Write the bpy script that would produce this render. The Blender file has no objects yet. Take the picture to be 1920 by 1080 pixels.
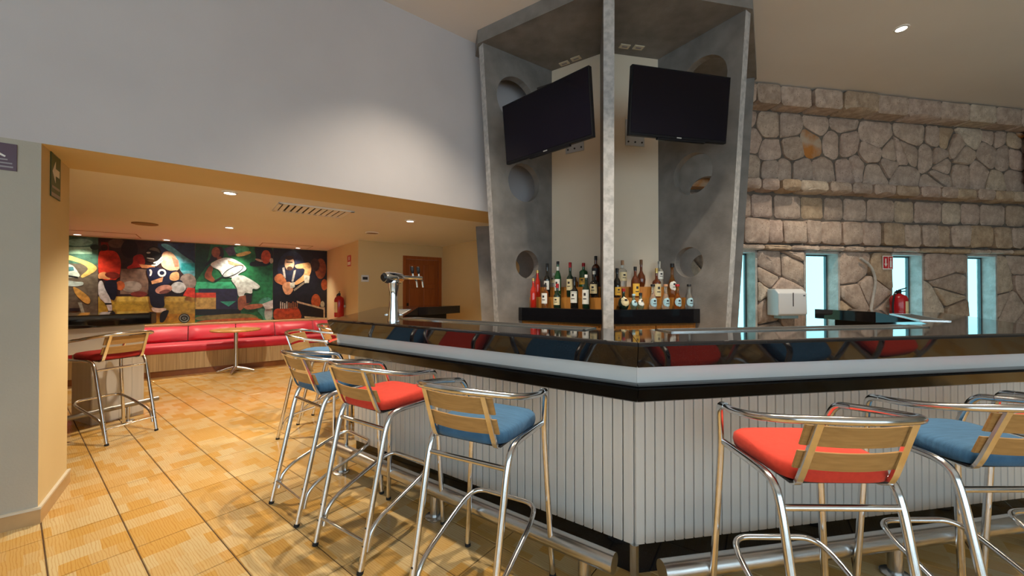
import bpy, bmesh, math, random
from mathutils import Vector, Matrix
random.seed(7)
C = bpy.context.scene.collection
SC = bpy.context.scene

# ------------------------------------------------------------------ camera, world, exposure
cam_d = bpy.data.cameras.new('camera'); cam = bpy.data.objects.new('camera', cam_d); C.objects.link(cam)
cam_d.sensor_width = 36.0; cam_d.lens = 36.0*727.0/1920.0; cam_d.clip_start = 0.05
HC = 1.37; PITCH = math.atan(6/727.0)
cam.location = (0, 0, HC); cam.rotation_euler = (math.pi/2+PITCH, 0, 0)
SC.camera = cam
SC.view_settings.view_transform = 'Standard'; SC.view_settings.look = 'None'
SC.view_settings.exposure = -0.30; SC.view_settings.gamma = 1.0; SC.view_settings.use_curve_mapping = False
w = bpy.data.worlds.new('sky'); SC.world = w; w.use_nodes = True
w.node_tree.nodes['Background'].inputs['Color'].default_value = (0.84, 0.95, 1.0, 1)
w.node_tree.nodes['Background'].inputs['Strength'].default_value = 3.3
SC.cycles.max_bounces = 8; SC.cycles.caustics_reflective = False; SC.cycles.caustics_refractive = False
SC.cycles.sample_clamp_indirect = 6.0

HALL_W = 320.0      # ring of downlights over the bar
WARM_W = 215.0      # downlights of the low room
def portal(name, loc, rot, sx, sy):
    d = bpy.data.lights.new(name, 'AREA'); d.shape = 'RECTANGLE'; d.size = sx; d.size_y = sy
    d.cycles.is_portal = True
    o = bpy.data.objects.new(name, d); C.objects.link(o); o.location = loc; o.rotation_euler = rot
    return o
# daylight entering by the glazed front behind the photographer
portal('daylight_portal', (1.0, -4.6, 1.75), (math.pi/2, 0, 0), 14.0, 3.3)

# ------------------------------------------------------------------ materials
def nt(m): return m.node_tree.nodes, m.node_tree.links
MATS = {}
def mat(name, col, rough=0.5, metal=0.0, spec=0.5, trans=0.0, coat=0.0, ior=1.45, emit=None, es=0.0, sheen=0.0):
    if name in MATS: return MATS[name]
    m = bpy.data.materials.new(name); m.use_nodes = True
    b = m.node_tree.nodes['Principled BSDF']
    b.inputs['Base Color'].default_value = (*col, 1); b.inputs['Roughness'].default_value = rough
    b.inputs['Metallic'].default_value = metal; b.inputs['Specular IOR Level'].default_value = spec
    b.inputs['Transmission Weight'].default_value = trans; b.inputs['Coat Weight'].default_value = coat
    b.inputs['IOR'].default_value = ior; b.inputs['Sheen Weight'].default_value = sheen
    if emit: b.inputs['Emission Color'].default_value = (*emit, 1); b.inputs['Emission Strength'].default_value = es
    MATS[name] = m; return m
def add_noise(m, c2, scale=6.0, detail=5.0, lo=0.35, hi=0.65, coords='Object', stretch=(1, 1, 1), bump=0.0, bscale=None, bdist=0.01, dist=0.0):
    n, l = nt(m); b = n['Principled BSDF']
    c1 = b.inputs['Base Color'].default_value[:]
    tc = n.new('ShaderNodeTexCoord'); mp = n.new('ShaderNodeMapping'); mp.inputs['Scale'].default_value = stretch
    l.new(tc.outputs[coords], mp.inputs['Vector'])
    t = n.new('ShaderNodeTexNoise'); t.inputs['Scale'].default_value = scale; t.inputs['Detail'].default_value = detail
    t.inputs['Distortion'].default_value = dist
    l.new(mp.outputs['Vector'], t.inputs['Vector'])
    r = n.new('ShaderNodeValToRGB'); r.color_ramp.elements[0].position = lo; r.color_ramp.elements[1].position = hi
    r.color_ramp.elements[0].color = c1; r.color_ramp.elements[1].color = (*c2, 1)
    l.new(t.outputs['Fac'], r.inputs['Fac']); l.new(r.outputs['Color'], b.inputs['Base Color'])
    if bump:
        t2 = n.new('ShaderNodeTexNoise'); t2.inputs['Scale'].default_value = bscale or scale*4; t2.inputs['Detail'].default_value = 6
        l.new(mp.outputs['Vector'], t2.inputs['Vector'])
        bp = n.new('ShaderNodeBump'); bp.inputs['Strength'].default_value = bump; bp.inputs['Distance'].default_value = bdist
        l.new(t2.outputs['Fac'], bp.inputs['Height']); l.new(bp.outputs['Normal'], b.inputs['Normal'])
    return m
def glass_pane(name, tint):
    m = bpy.data.materials.new(name); m.use_nodes = True; n, l = nt(m); n.clear()
    o = n.new('ShaderNodeOutputMaterial'); t = n.new('ShaderNodeBsdfTransparent'); g = n.new('ShaderNodeBsdfGlossy')
    t.inputs['Color'].default_value = (*tint, 1); g.inputs['Roughness'].default_value = 0.02
    mx = n.new('ShaderNodeMixShader'); mx.inputs[0].default_value = 0.05
    l.new(t.outputs[0], mx.inputs[1]); l.new(g.outputs[0], mx.inputs[2]); l.new(mx.outputs[0], o.inputs[0])
    MATS[name] = m; return m

M = {}
M['wall_grey'] = add_noise(mat('painted_plaster_grey', (0.575, 0.545, 0.562), 0.85), (0.54, 0.51, 0.527), 1.5, bump=0.12, bscale=120, bdist=0.004)
M['wall_cream'] = add_noise(mat('painted_plaster_cream', (0.47, 0.435, 0.375), 0.85), (0.43, 0.40, 0.345), 1.5, bump=0.25, bscale=90, bdist=0.006)
M['wall_yellow'] = add_noise(mat('painted_plaster_yellow', (0.70, 0.555, 0.31), 0.8), (0.66, 0.52, 0.285), 1.2, bump=0.1, bscale=120, bdist=0.003)
M['ceil'] = add_noise(mat('ceiling_paint', (0.80, 0.755, 0.73), 0.85), (0.77, 0.725, 0.70), 1.0)
M['low_ceil'] = add_noise(mat('low_ceiling_paint', (0.82, 0.80, 0.76), 0.8), (0.79, 0.77, 0.73), 0.8)
M['concrete'] = add_noise(mat('grey_cement_finish', (0.165, 0.153, 0.145), 0.6), (0.265, 0.248, 0.236), 5.0, 8, 0.3, 0.7, bump=0.25, bscale=60, bdist=0.006)
M['concrete_edge'] = add_noise(mat('grey_cement_edge', (0.34, 0.335, 0.34), 0.6), (0.50, 0.49, 0.49), 22.0, 6, 0.35, 0.62, bump=0.25, bscale=60, bdist=0.006)
M['beige_panel'] = add_noise(mat('beige_panel', (0.82, 0.69, 0.54), 0.55), (0.78, 0.65, 0.505), 2.0)
M['granite'] = add_noise(mat('black_granite', (0.006, 0.006, 0.008), 0.05, spec=0.5, ior=1.55), (0.035, 0.032, 0.033), 260.0, 3, 0.62, 0.70)
M['band_white'] = add_noise(mat('white_laminate', (0.76, 0.765, 0.77), 0.4), (0.73, 0.735, 0.74), 4)
M['board'] = add_noise(mat('pale_board', (0.74, 0.715, 0.69), 0.45), (0.66, 0.64, 0.615), 30.0, 4, 0.3, 0.75, stretch=(1, 1, 0.04))
M['dark_gap'] = mat('dark_backing', (0.02, 0.018, 0.016), 0.9)
M['alu'] = add_noise(mat('polished_aluminium', (0.78, 0.78, 0.79), 0.17, 1.0), (0.70, 0.70, 0.71), 40)
M['laminate'] = mat('black_laminate', (0.004, 0.004, 0.005), 0.12, ior=1.28)
M['steel_dark'] = mat('dull_steel', (0.30, 0.29, 0.28), 0.35, 1.0)
M['steel'] = mat('brushed_steel', (0.62, 0.62, 0.62), 0.26, 1.0)
M['chrome'] = mat('chrome', (0.85, 0.85, 0.87), 0.06, 1.0)
M['rubber'] = mat('black_rubber', (0.012, 0.012, 0.013), 0.7)
M['slat'] = add_noise(mat('beech_slat', (0.46, 0.27, 0.10), 0.4), (0.36, 0.20, 0.07), 18, 4, 0.3, 0.7, stretch=(0.25, 6, 6))
M['red_cloth'] = add_noise(mat('red_orange_cloth', (0.64, 0.045, 0.022), 0.8, sheen=0.1), (0.58, 0.038, 0.018), 60, bump=0.2, bscale=500, bdist=0.002)
M['blue_cloth'] = add_noise(mat('blue_denim_cloth', (0.046, 0.145, 0.285), 0.85, sheen=0.1), (0.028, 0.10, 0.205), 14, 4, 0.3, 0.7, stretch=(1, 8, 1), bump=0.3, bscale=120, bdist=0.004)
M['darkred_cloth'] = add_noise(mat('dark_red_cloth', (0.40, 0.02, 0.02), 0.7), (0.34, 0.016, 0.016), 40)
M['sofa_red'] = add_noise(mat('crimson_upholstery', (0.62, 0.014, 0.045), 0.42, sheen=0.4), (0.52, 0.012, 0.04), 3)
M['tv_frame'] = mat('tv_black_plastic', (0.004, 0.004, 0.006), 0.4, spec=0.2)
M['tv_screen'] = mat('tv_dark_screen', (0.004, 0.003, 0.007), 0.10, spec=0.2)
M['plate'] = mat('galvanised_plate', (0.45, 0.45, 0.46), 0.4, 0.8)
M['ivory'] = mat('ivory_plastic', (0.66, 0.58, 0.44), 0.5)
M['white_plastic'] = mat('white_plastic', (0.74, 0.75, 0.78), 0.35)
M['black_plastic'] = mat('black_plastic', (0.012, 0.012, 0.014), 0.35)
M['wood_orange'] = add_noise(mat('orange_varnished_wood', (0.52, 0.22, 0.045), 0.35), (0.40, 0.15, 0.025), 9, 5, 0.3, 0.7, stretch=(6, 6, 0.5))
M['wood_door'] = add_noise(mat('red_brown_door_wood', (0.36, 0.10, 0.022), 0.35), (0.27, 0.07, 0.015), 7, 5, 0.3, 0.7, stretch=(8, 8, 0.4))
M['bench_board'] = add_noise(mat('pale_oak_board', (0.58, 0.45, 0.27), 0.5), (0.40, 0.29, 0.16), 6, 4, 0.3, 0.7, stretch=(7, 7, 0.25))
M['plinth'] = add_noise(mat('brown_plinth_tile', (0.30, 0.11, 0.035), 0.3), (0.22, 0.075, 0.02), 5)
M['table_wood'] = add_noise(mat('honey_table_top', (0.62, 0.33, 0.10), 0.3), (0.50, 0.25, 0.07), 6, stretch=(1, 6, 1))
M['base_tile'] = add_noise(mat('baseboard_tile', (0.50, 0.33, 0.17), 0.3), (0.42, 0.27, 0.13), 6)
M['base_rim'] = mat('baseboard_cap', (0.62, 0.57, 0.48), 0.5)
M['grout'] = mat('tile_grout', (0.075, 0.038, 0.015), 0.9)
M['mortar'] = add_noise(mat('dark_mortar', (0.13, 0.105, 0.088), 0.95), (0.19, 0.155, 0.13), 12)
M['reveal'] = add_noise(mat('limestone_reveal', (0.56, 0.53, 0.50), 0.9), (0.40, 0.375, 0.35), 9, 6, 0.35, 0.65, bump=0.6, bscale=30, bdist=0.02)
M['win_frame'] = mat('anodised_window_frame', (0.10, 0.13, 0.14), 0.4, 0.6)
M['pane'] = glass_pane('window_glass', (0.93, 0.98, 1.0)); M['pane_tint'] = glass_pane('tinted_window_glass', (0.62, 0.93, 0.97))
M['red_metal'] = mat('red_enamel', (0.38, 0.006, 0.012), 0.25, coat=0.4)
M['sign_red'] = mat('sign_red', (0.52, 0.02, 0.03), 0.4)
M['sign_white'] = mat('sign_white', (0.78, 0.76, 0.74), 0.4)
M['sign_green'] = mat('sign_green', (0.018, 0.075, 0.030), 0.4)
M['sign_purple'] = mat('sign_purple', (0.10, 0.055, 0.085), 0.3)
M['sign_grey'] = mat('sign_grey', (0.30, 0.27, 0.29), 0.4)
M['label_white'] = mat('label_white', (0.78, 0.77, 0.72), 0.5)
M['label_cream'] = mat('label_cream', (0.70, 0.60, 0.36), 0.5)
M['label_yellow'] = mat('label_yellow', (0.80, 0.46, 0.06), 0.5)
M['label_blue'] = mat('label_pale_blue', (0.38, 0.60, 0.70), 0.5)
M['label_dark'] = mat('label_ink', (0.03, 0.025, 0.03), 0.5)
M['gold'] = mat('gold_cap', (0.70, 0.50, 0.18), 0.3, 0.8)
M['cap_red'] = mat('red_cap', (0.38, 0.01, 0.015), 0.35)
M['cap_brown'] = mat('brown_cap', (0.16, 0.07, 0.03), 0.4)
M['cork'] = mat('cork', (0.50, 0.26, 0.14), 0.7)
def gl(name, col, dark=False):
    return mat(name, col, 0.04, trans=(0.0 if dark else 0.85), coat=(1.0 if dark else 0.0), ior=1.4)
M['g_dark'] = gl('dark_bottle_glass', (0.010, 0.009, 0.008), True)
M['g_brown'] = gl('brown_spirit', (0.10, 0.022, 0.006), True)
M['g_green'] = gl('green_bottle_glass', (0.010, 0.085, 0.025), True)
M['g_dgreen'] = gl('dark_green_bottle_glass', (0.008, 0.025, 0.014), True)
M['g_red'] = gl('red_spirit', (0.45, 0.02, 0.01), True)
M['g_amber'] = gl('amber_spirit', (0.55, 0.22, 0.05))
M['g_clear'] = gl('clear_spirit', (0.88, 0.92, 0.90))
M['g_teal'] = gl('pale_teal_glass', (0.30, 0.55, 0.50))
M['white_leather'] = mat('white', (0.8, 0.8, 0.8), 0.5)

# floor tile : honey parquet print, aligned with the tile grid
TA = math.radians(52.3)
TD = Vector((-math.sin(TA), math.cos(TA), 0))      # long side of a tile
TW = Vector((math.cos(TA), math.sin(TA), 0))       # short side
def tile_mat():
    m = mat('honey_parquet_tile', (0.6, 0.4, 0.15), 0.17, spec=0.35); n, l = nt(m); b = n['Principled BSDF']
    g = n.new('ShaderNodeNewGeometry'); mp = n.new('ShaderNodeMapping'); mp.vector_type = 'TEXTURE'
    mp.inputs['Location'].default_value = (-2.008, 2.082, 0); mp.inputs['Rotation'].default_value = (0, 0, math.atan2(TW.y, TW.x))
    l.new(g.outputs['Position'], mp.inputs['Vector'])
    sc = n.new('ShaderNodeMapping'); sc.inputs['Scale'].default_value = (1/0.30, 1/0.503, 1); l.new(mp.outputs['Vector'], sc.inputs['Vector'])
    # blocks of cream and amber inside each tile
    br = n.new('ShaderNodeTexBrick'); br.offset = 0.5; br.inputs['Scale'].default_value = 1.0
    br.inputs['Mortar Size'].default_value = 0.0; br.inputs['Brick Width'].default_value = 0.3334; br.inputs['Row Height'].default_value = 0.25
    br.inputs['Bias'].default_value = 0.0
    br.inputs['Color1'].default_value = (0, 0, 0, 1); br.inputs['Color2'].default_value = (1, 1, 1, 1)
    nz = n.new('ShaderNodeTexNoise'); nz.inputs['Scale'].default_value = 3.0; l.new(sc.outputs['Vector'], nz.inputs['Vector'])
    mxv = n.new('ShaderNodeMix'); mxv.data_type = 'VECTOR'; mxv.inputs['Factor'].default_value = 0.04
    l.new(sc.outputs['Vector'], mxv.inputs['A']); l.new(nz.outputs['Color'], mxv.inputs['B']); l.new(mxv.outputs['Result'], br.inputs['Vector'])
    wv = n.new('ShaderNodeTexWave'); wv.bands_direction = 'X'; wv.inputs['Scale'].default_value = 5.0; wv.inputs['Distortion'].default_value = 7.0
    wv.inputs['Detail'].default_value = 3.0; wv.inputs['Detail Scale'].default_value = 1.2
    st = n.new('ShaderNodeMapping'); st.inputs['Scale'].default_value = (1.6, 0.5, 1); l.new(sc.outputs['Vector'], st.inputs['Vector']); l.new(st.outputs['Vector'], wv.inputs['Vector'])
    r1 = n.new('ShaderNodeValToRGB'); r1.color_ramp.elements[0].color = (0.56, 0.325, 0.088, 1); r1.color_ramp.elements[1].color = (0.60, 0.445, 0.225, 1)
    r1.color_ramp.elements[0].position = 0.15; r1.color_ramp.elements[1].position = 0.85
    l.new(br.outputs['Color'], r1.inputs['Fac'])
    mx = n.new('ShaderNodeMix'); mx.data_type = 'RGBA'; mx.blend_type = 'MULTIPLY'; mx.inputs['Factor'].default_value = 0.45
    r2 = n.new('ShaderNodeValToRGB'); r2.color_ramp.elements[0].color = (0.72, 0.50, 0.28, 1); r2.color_ramp.elements[1].color = (1, 1, 1, 1)
    r2.color_ramp.elements[0].position = 0.0; r2.color_ramp.elements[1].position = 0.35
    l.new(wv.outputs['Fac'], r2.inputs['Fac']); l.new(r1.outputs['Color'], mx.inputs['A']); l.new(r2.outputs['Color'], mx.inputs['B'])
    l.new(mx.outputs['Result'], b.inputs['Base Color'])
    return m
M['tile'] = tile_mat()
def stone_mat(name='coral_limestone', k=1.16):
    m = mat(name, (0.5, 0.45, 0.4), 0.92); n, l = nt(m); b = n['Principled BSDF']
    oi = n.new('ShaderNodeObjectInfo'); tc = n.new('ShaderNodeTexCoord')
    r = n.new('ShaderNodeValToRGB'); e = r.color_ramp.elements
    e[0].position = 0.0; e[0].color = (0.51*k, 0.41*k, 0.335*k, 1); e[1].position = 1.0; e[1].color = (0.61*k, 0.53*k, 0.45*k, 1)
    for p, c in ((0.25, (0.50, 0.385, 0.335)), (0.5, (0.55, 0.44, 0.37)), (0.7, (0.45, 0.36, 0.31)), (0.86, (0.47, 0.35, 0.24))):
        q = e.new(p); q.color = (c[0]*k, c[1]*k, c[2]*k, 1)
    l.new(oi.outputs['Random'], r.inputs['Fac'])
    nz = n.new('ShaderNodeTexNoise'); nz.inputs['Scale'].default_value = 9; nz.inputs['Detail'].default_value = 8; nz.inputs['Roughness'].default_value = 0.65
    l.new(tc.outputs['Object'], nz.inputs['Vector'])
    r2 = n.new('ShaderNodeValToRGB'); r2.color_ramp.elements[0].position = 0.30; r2.color_ramp.elements[0].color = (0.52, 0.46, 0.42, 1)
    r2.color_ramp.elements[1].position = 0.66; r2.color_ramp.elements[1].color = (1.06, 1.05, 1.03, 1)
    l.new(nz.outputs['Fac'], r2.inputs['Fac'])
    vo = n.new('ShaderNodeTexVoronoi'); vo.inputs['Scale'].default_value = 42; l.new(tc.outputs['Object'], vo.inputs['Vector'])
    pz = n.new('ShaderNodeTexNoise'); pz.inputs['Scale'].default_value = 11; l.new(tc.outputs['Object'], pz.inputs['Vector'])
    r3 = n.new('ShaderNodeValToRGB'); r3.color_ramp.elements[0].position = 0.10; r3.color_ramp.elements[0].color = (0.25, 0.2, 0.18, 1)
    r3.color_ramp.elements[1].position = 0.26; r3.color_ramp.elements[1].color = (1, 1, 1, 1)
    l.new(vo.outputs['Distance'], r3.inputs['Fac'])
    gt = n.new('ShaderNodeMath'); gt.operation = 'GREATER_THAN'; gt.inputs[1].default_value = 0.52; l.new(pz.outputs['Fac'], gt.inputs[0])
    mx = n.new('ShaderNodeMix'); mx.data_type = 'RGBA'; mx.blend_type = 'MULTIPLY'; mx.inputs['Factor'].default_value = 0.9
    l.new(r.outputs['Color'], mx.inputs['A']); l.new(r2.outputs['Color'], mx.inputs['B'])
    m2 = n.new('ShaderNodeMix'); m2.data_type = 'RGBA'; m2.blend_type = 'MULTIPLY'; l.new(gt.outputs[0], m2.inputs['Factor'])
    l.new(mx.outputs['Result'], m2.inputs['A']); l.new(r3.outputs['Color'], m2.inputs['B'])
    l.new(m2.outputs['Result'], b.inputs['Base Color'])
    bp = n.new('ShaderNodeBump'); bp.inputs['Strength'].default_value = 0.7; bp.inputs['Distance'].default_value = 0.02
    l.new(nz.outputs['Fac'], bp.inputs['Height']); l.new(bp.outputs['Normal'], b.inputs['Normal'])
    return m
M['stone'] = stone_mat()
M['stone_rust'] = add_noise(mat('rust_stained_limestone', (0.50, 0.38, 0.28), 0.92), (0.50, 0.20, 0.05), 5, 6, 0.40, 0.60, bump=0.6, bscale=14, bdist=0.02)

# ------------------------------------------------------------------ mesh helpers
class MB:
    def __init__(s): s.v = []; s.f = []; s.mi = []
    def add(s, vs, fs, mi=0):
        k = len(s.v); s.v += [tuple(v) for v in vs]; s.f += [tuple(i+k for i in f) for f in fs]; s.mi += [mi]*len(fs); return s
    def box(s, x0, x1, y0, y1, z0, z1, mi=0):
        return s.add([(x0,y0,z0),(x1,y0,z0),(x1,y1,z0),(x0,y1,z0),(x0,y0,z1),(x1,y0,z1),(x1,y1,z1),(x0,y1,z1)],
              [(0,3,2,1),(4,5,6,7),(0,1,5,4),(1,2,6,5),(2,3,7,6),(3,0,4,7)], mi)
    def prism(s, poly, z0, z1, mi=0):          # ccw plan polygon
        n = len(poly)
        a = sum(poly[i][0]*poly[(i+1)%n][1]-poly[(i+1)%n][0]*poly[i][1] for i in range(n))
        if a < 0: poly = poly[::-1]
        vs = [(p[0],p[1],z0) for p in poly]+[(p[0],p[1],z1) for p in poly]
        fs = [tuple(range(n-1,-1,-1)), tuple(range(n,2*n))]+[(i,(i+1)%n,n+(i+1)%n,n+i) for i in range(n)]
        return s.add(vs, fs, mi)
    def tube(s, pts, r, seg=10, closed=False, cap=True, mi=0):
        pts = [Vector(p) for p in pts]; n = len(pts); rs = r if isinstance(r, (list, tuple)) else [r]*n
        tang = []
        for i in range(n):
            a = pts[(i-1)%n] if (closed or i>0) else pts[i]; b = pts[(i+1)%n] if (closed or i<n-1) else pts[i]
            tang.append((b-a).normalized())
        up = Vector((0,0,1)) if abs(tang[0].z) < 0.9 else Vector((0,1,0))
        nrm = (up-tang[0]*up.dot(tang[0])).normalized(); vs = []
        for i in range(n):
            nrm = (nrm-tang[i]*nrm.dot(tang[i])).normalized(); bi = tang[i].cross(nrm)
            for k in range(seg):
                a = 2*math.pi*k/seg; vs.append(pts[i]+(nrm*math.cos(a)+bi*math.sin(a))*rs[i])
        fs = []
        for i in range(n if closed else n-1):
            j = (i+1)%n
            for k in range(seg): fs.append((i*seg+k, i*seg+(k+1)%seg, j*seg+(k+1)%seg, j*seg+k))
        if cap and not closed: fs += [tuple(range(seg-1,-1,-1)), tuple(range((n-1)*seg, n*seg))]
        return s.add(vs, fs, mi)
    def lathe(s, prof, c=(0,0,0), seg=20, axis='z', mi=0, a0=0, a1=None):
        n = len(prof); full = a1 is None; m = seg if full else seg+1; vs = []
        for k in range(m):
            a = 2*math.pi*k/seg if full else a0+(a1-a0)*k/seg
            for r, z in prof:
                p = (r*math.cos(a), r*math.sin(a), z)
                if axis == 'y': p = (p[0], p[2], p[1])
                if axis == 'x': p = (p[2], p[0], p[1])
                vs.append((c[0]+p[0], c[1]+p[1], c[2]+p[2]))
        fs = []
        for k in range(seg):
            j = (k+1)%m if full else k+1
            for i in range(n-1): fs.append((k*n+i, j*n+i, j*n+i+1, k*n+i+1))
        return s.add(vs, fs, mi)
    def build(s, name, mats, parent=None, smooth=False, bevel=0, origin=None, loc=None):
        me = bpy.data.meshes.new(name)
        vs = s.v if origin is None else [(v[0]-origin[0], v[1]-origin[1], v[2]-origin[2]) for v in s.v]
        me.from_pydata(vs, [], s.f)
        if not isinstance(mats, (list, tuple)): mats = [mats]
        for m in mats: me.materials.append(m)
        if len(mats) > 1: me.polygons.foreach_set('material_index', s.mi)
        if smooth:
            me.polygons.foreach_set('use_smooth', [True]*len(me.polygons))
        me.validate(); me.update()
        if smooth and smooth != 2:
            me.set_sharp_from_angle(angle=math.radians(40))
        o = bpy.data.objects.new(name, me); C.objects.link(o)
        if parent is not None: o.parent = parent
        if loc is not None: o.location = loc
        if bevel:
            b = o.modifiers.new('bevel', 'BEVEL'); b.width = bevel; b.segments = 2; b.limit_method = 'ANGLE'
        return o
def thing(name, label, cat, loc=(0,0,0), rz=0, group=None):
    o = bpy.data.objects.new(name, None); C.objects.link(o); o.empty_display_size = 0.1
    o.location = loc; o.rotation_euler = (0, 0, rz); tag(o, label, cat, group); return o
def tag(o, label, cat, group=None):
    o['label'] = label; o['category'] = cat
    if group: o['group'] = group
    return o
def struct(o, label=None, kind='structure'):
    o['kind'] = kind
    if label: o['label'] = label
    return o
def copy_tree(o, parent=None):
    c = o.copy(); C.objects.link(c); c.parent = parent
    for ch in list(o.children): copy_tree(ch, c)
    return c
def fillet(pts, r, n=5):
    pts = [Vector(p) for p in pts]; out = [pts[0]]
    for i in range(1, len(pts)-1):
        a, b, c = pts[i-1], pts[i], pts[i+1]
        rr = r[i-1] if isinstance(r, (list, tuple)) else r
        d1 = min(rr, (a-b).length*0.49); d2 = min(rr, (c-b).length*0.49)
        p = b+(a-b).normalized()*d1; q = b+(c-b).normalized()*d2
        for k in range(n+1):
            t = k/n; out.append(p*(1-t)**2+b*2*t*(1-t)+q*t*t)
    out.append(pts[-1]); return out
def catmull(pts, n=5):
    P = [Vector(p) for p in pts]; P = [2*P[0]-P[1]]+P+[2*P[-1]-P[-2]]; out = []
    for i in range(1, len(P)-2):
        for k in range(n):
            t = k/n; a, b, c, d = P[i-1], P[i], P[i+1], P[i+2]
            out.append(0.5*((2*b)+(c-a)*t+(2*a-5*b+4*c-d)*t*t+(3*b-a-3*c+d)*t**3))
    out.append(P[-2]); return out
def V2(x, y): return Vector((x, y))
def sight(px, py=540):          # direction of a picture point, used to measure places on known surfaces
    a = (px-960)/727.0; b = (540-py)/727.0
    return Vector((a, math.cos(PITCH)-b*math.sin(PITCH), b*math.cos(PITCH)+math.sin(PITCH)))
def on_z(px, py, z):
    d = sight(px, py); t = (z-HC)/d.z; return Vector((d.x*t, d.y*t, z))
def on_line(px, py, q, t):      # vertical plane through plan point q along t -> (distance along t, z)
    d = sight(px, py); n = V2(t[1], -t[0]); k = n.dot(V2(*q))/n.dot(V2(d.x, d.y))
    p = V2(d.x*k, d.y*k); return (p-V2(*q)).dot(V2(*t)), HC+d.z*k

WD = V2(0.786, 0.618); NB = V2(-0.618, 0.786)       # the long wall on the left and its back direction
WO = V2(-2.80, 2.30)
ZC = 4.06; ZL = 2.25
def wp(t, b=0.0): p = WO+WD*t+NB*b; return (p.x, p.y)

# ------------------------------------------------------------------ bar outline (plan), needed by the floor as well
def ad(a): return V2(math.sin(math.radians(a)), math.cos(math.radians(a)))
P0 = V2(0.593, 1.89)
L1 = P0+ad(-54.9)*2.30; L2 = L1+ad(-9.9)*2.30; L3 = L2+ad(35.1)*1.0
R1 = P0+ad(80.1)*2.50; R2 = R1+ad(35.1)*2.20; R3 = R2+ad(-9.9)*0.85
BAR = [L3, L2, L1, P0, R1, R2, R3]
def offs(o):
    n = len(BAR); out = []
    for i in range(n):
        d0 = (BAR[i]-BAR[i-1]).normalized() if i > 0 else None
        d1 = (BAR[i+1]-BAR[i]).normalized() if i < n-1 else None
        if d0 is None: nn = V2(d1.y, -d1.x); out.append(BAR[i]+nn*o); continue
        if d1 is None: nn = V2(d0.y, -d0.x); out.append(BAR[i]+nn*o); continue
        a = V2(d0.y, -d0.x); b = V2(d1.y, -d1.x); m = (a+b).normalized(); out.append(BAR[i]+m*(o/m.dot(a)))
    return out
def in_poly(p, poly):
    c = False; n = len(poly)
    for i in range(n):
        a, b = poly[i], poly[(i+1)%n]
        if (a[1] > p[1]) != (b[1] > p[1]) and p[0] < (b[0]-a[0])*(p[1]-a[1])/(b[1]-a[1])+a[0]: c = not c
    return c

# ------------------------------------------------------------------ floor of tiles
HALLP = [(-9, -5.2), (10.2, -5.2), (10.2, 6.5), (2.0, 5.15), (1.6, 6.2), (-9, 9.4)]
FLOORP = [(-9, -5.2), (10.2, -5.2), (10.2, 6.5), (2.0, 5.15), (1.2, 9.4), (-9.4, 9.4)]
floor = MB().prism(FLOORP, -0.12, -0.004).build('floor', M['grout']); struct(floor, 'honey coloured parquet print tile floor of the bar')
TS, TL = 0.300, 0.503; gap = 0.0045
tm = MB()
a, b = TS-gap, TL-gap; e = 0.0025
tm.add([(0,0,-0.004),(a,0,-0.004),(a,b,-0.004),(0,b,-0.004),(e,e,0),(a-e,e,0),(a-e,b-e,0),(e,b-e,0)],
       [(4,5,6,7),(0,1,5,4),(1,2,6,5),(2,3,7,6),(3,0,4,7)])
T0 = Vector((-2.008, 2.082, 0)); tang = math.atan2(TW.y, TW.x)
cand = []
for i in range(-45, 46):
    for j in range(-30, 31):
        p = T0+TW*(i*TS+gap/2)+TD*(j*TL+gap/2); c = p+TW*TS/2+TD*TL/2
        if not in_poly((c.x, c.y), FLOORP): continue
        vis = 0.0
        if c.y > 0.9:
            x = 960+727*c.x/c.y; y = 546+727*HC/c.y
            pier = (V2(c.x, c.y)-WO)
            hid = in_poly((c.x, c.y), BAR) or (pier.dot(WD) < -0.1 and pier.dot(NB) > 0.1 and c.y < 3.2)
            if -120 < x < 2040 and y < 1250 and c.x < 4.2 and not hid: vis = 1/c.y**3
        cand.append((vis, p))
cand.sort(key=lambda q: -q[0])
first = None; rest = MB()
for k, (vis, p) in enumerate(cand):
    if k < 290 and vis > 0:
        if first is None:
            first = tm.build('tile', M['tile'], floor, loc=p); o = first
        else:
            o = bpy.data.objects.new('tile', first.data); C.objects.link(o); o.parent = floor; o.location = p
        o.rotation_euler = (0, 0, tang)
    else:
        cs, sn = math.cos(tang), math.sin(tang)
        rest.add([(p.x+v[0]*cs-v[1]*sn, p.y+v[0]*sn+v[1]*cs, v[2]) for v in tm.v], tm.f)
o = rest.build('tile_field', M['tile'], floor); o['kind'] = 'stuff'

# ------------------------------------------------------------------ left wall with the wide opening
pier = MB(); poly = [wp(-5.2, 0), wp(0, 0), wp(0, 0.6), wp(-5.2, 0.6)]
def wall_prism(mb, poly, z0, z1, sides, top=0, bot=0):
    n = len(poly); vs = [(p[0],p[1],z0) for p in poly]+[(p[0],p[1],z1) for p in poly]
    mb.add(vs, [tuple(range(n-1,-1,-1))], bot); k = len(mb.v)-2*n
    mb.f.append(tuple(k+n+i for i in range(n))); mb.mi.append(top)
    for i in range(n): mb.f.append((k+i, k+(i+1)%n, k+n+(i+1)%n, k+n+i)); mb.mi.append(sides[i])
wall_prism(pier, poly, 0, ZL, [0, 1, 1, 1])
wl = pier.build('wall_left', [M['wall_cream'], M['wall_yellow']]); struct(wl, 'cream plaster pier beside the wide opening')
hd = MB(); wall_prism(hd, [wp(-5.2, 0), wp(4.12, 0), wp(4.12, 0.6), wp(-5.2, 0.6)], ZL, ZC, [0, 0, 1, 0], 0, 1)
hw = hd.build('wall_upper_left', [M['wall_grey'], M['wall_yellow']]); struct(hw, 'pale grey upper wall above the wide opening')
bb = MB()
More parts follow.
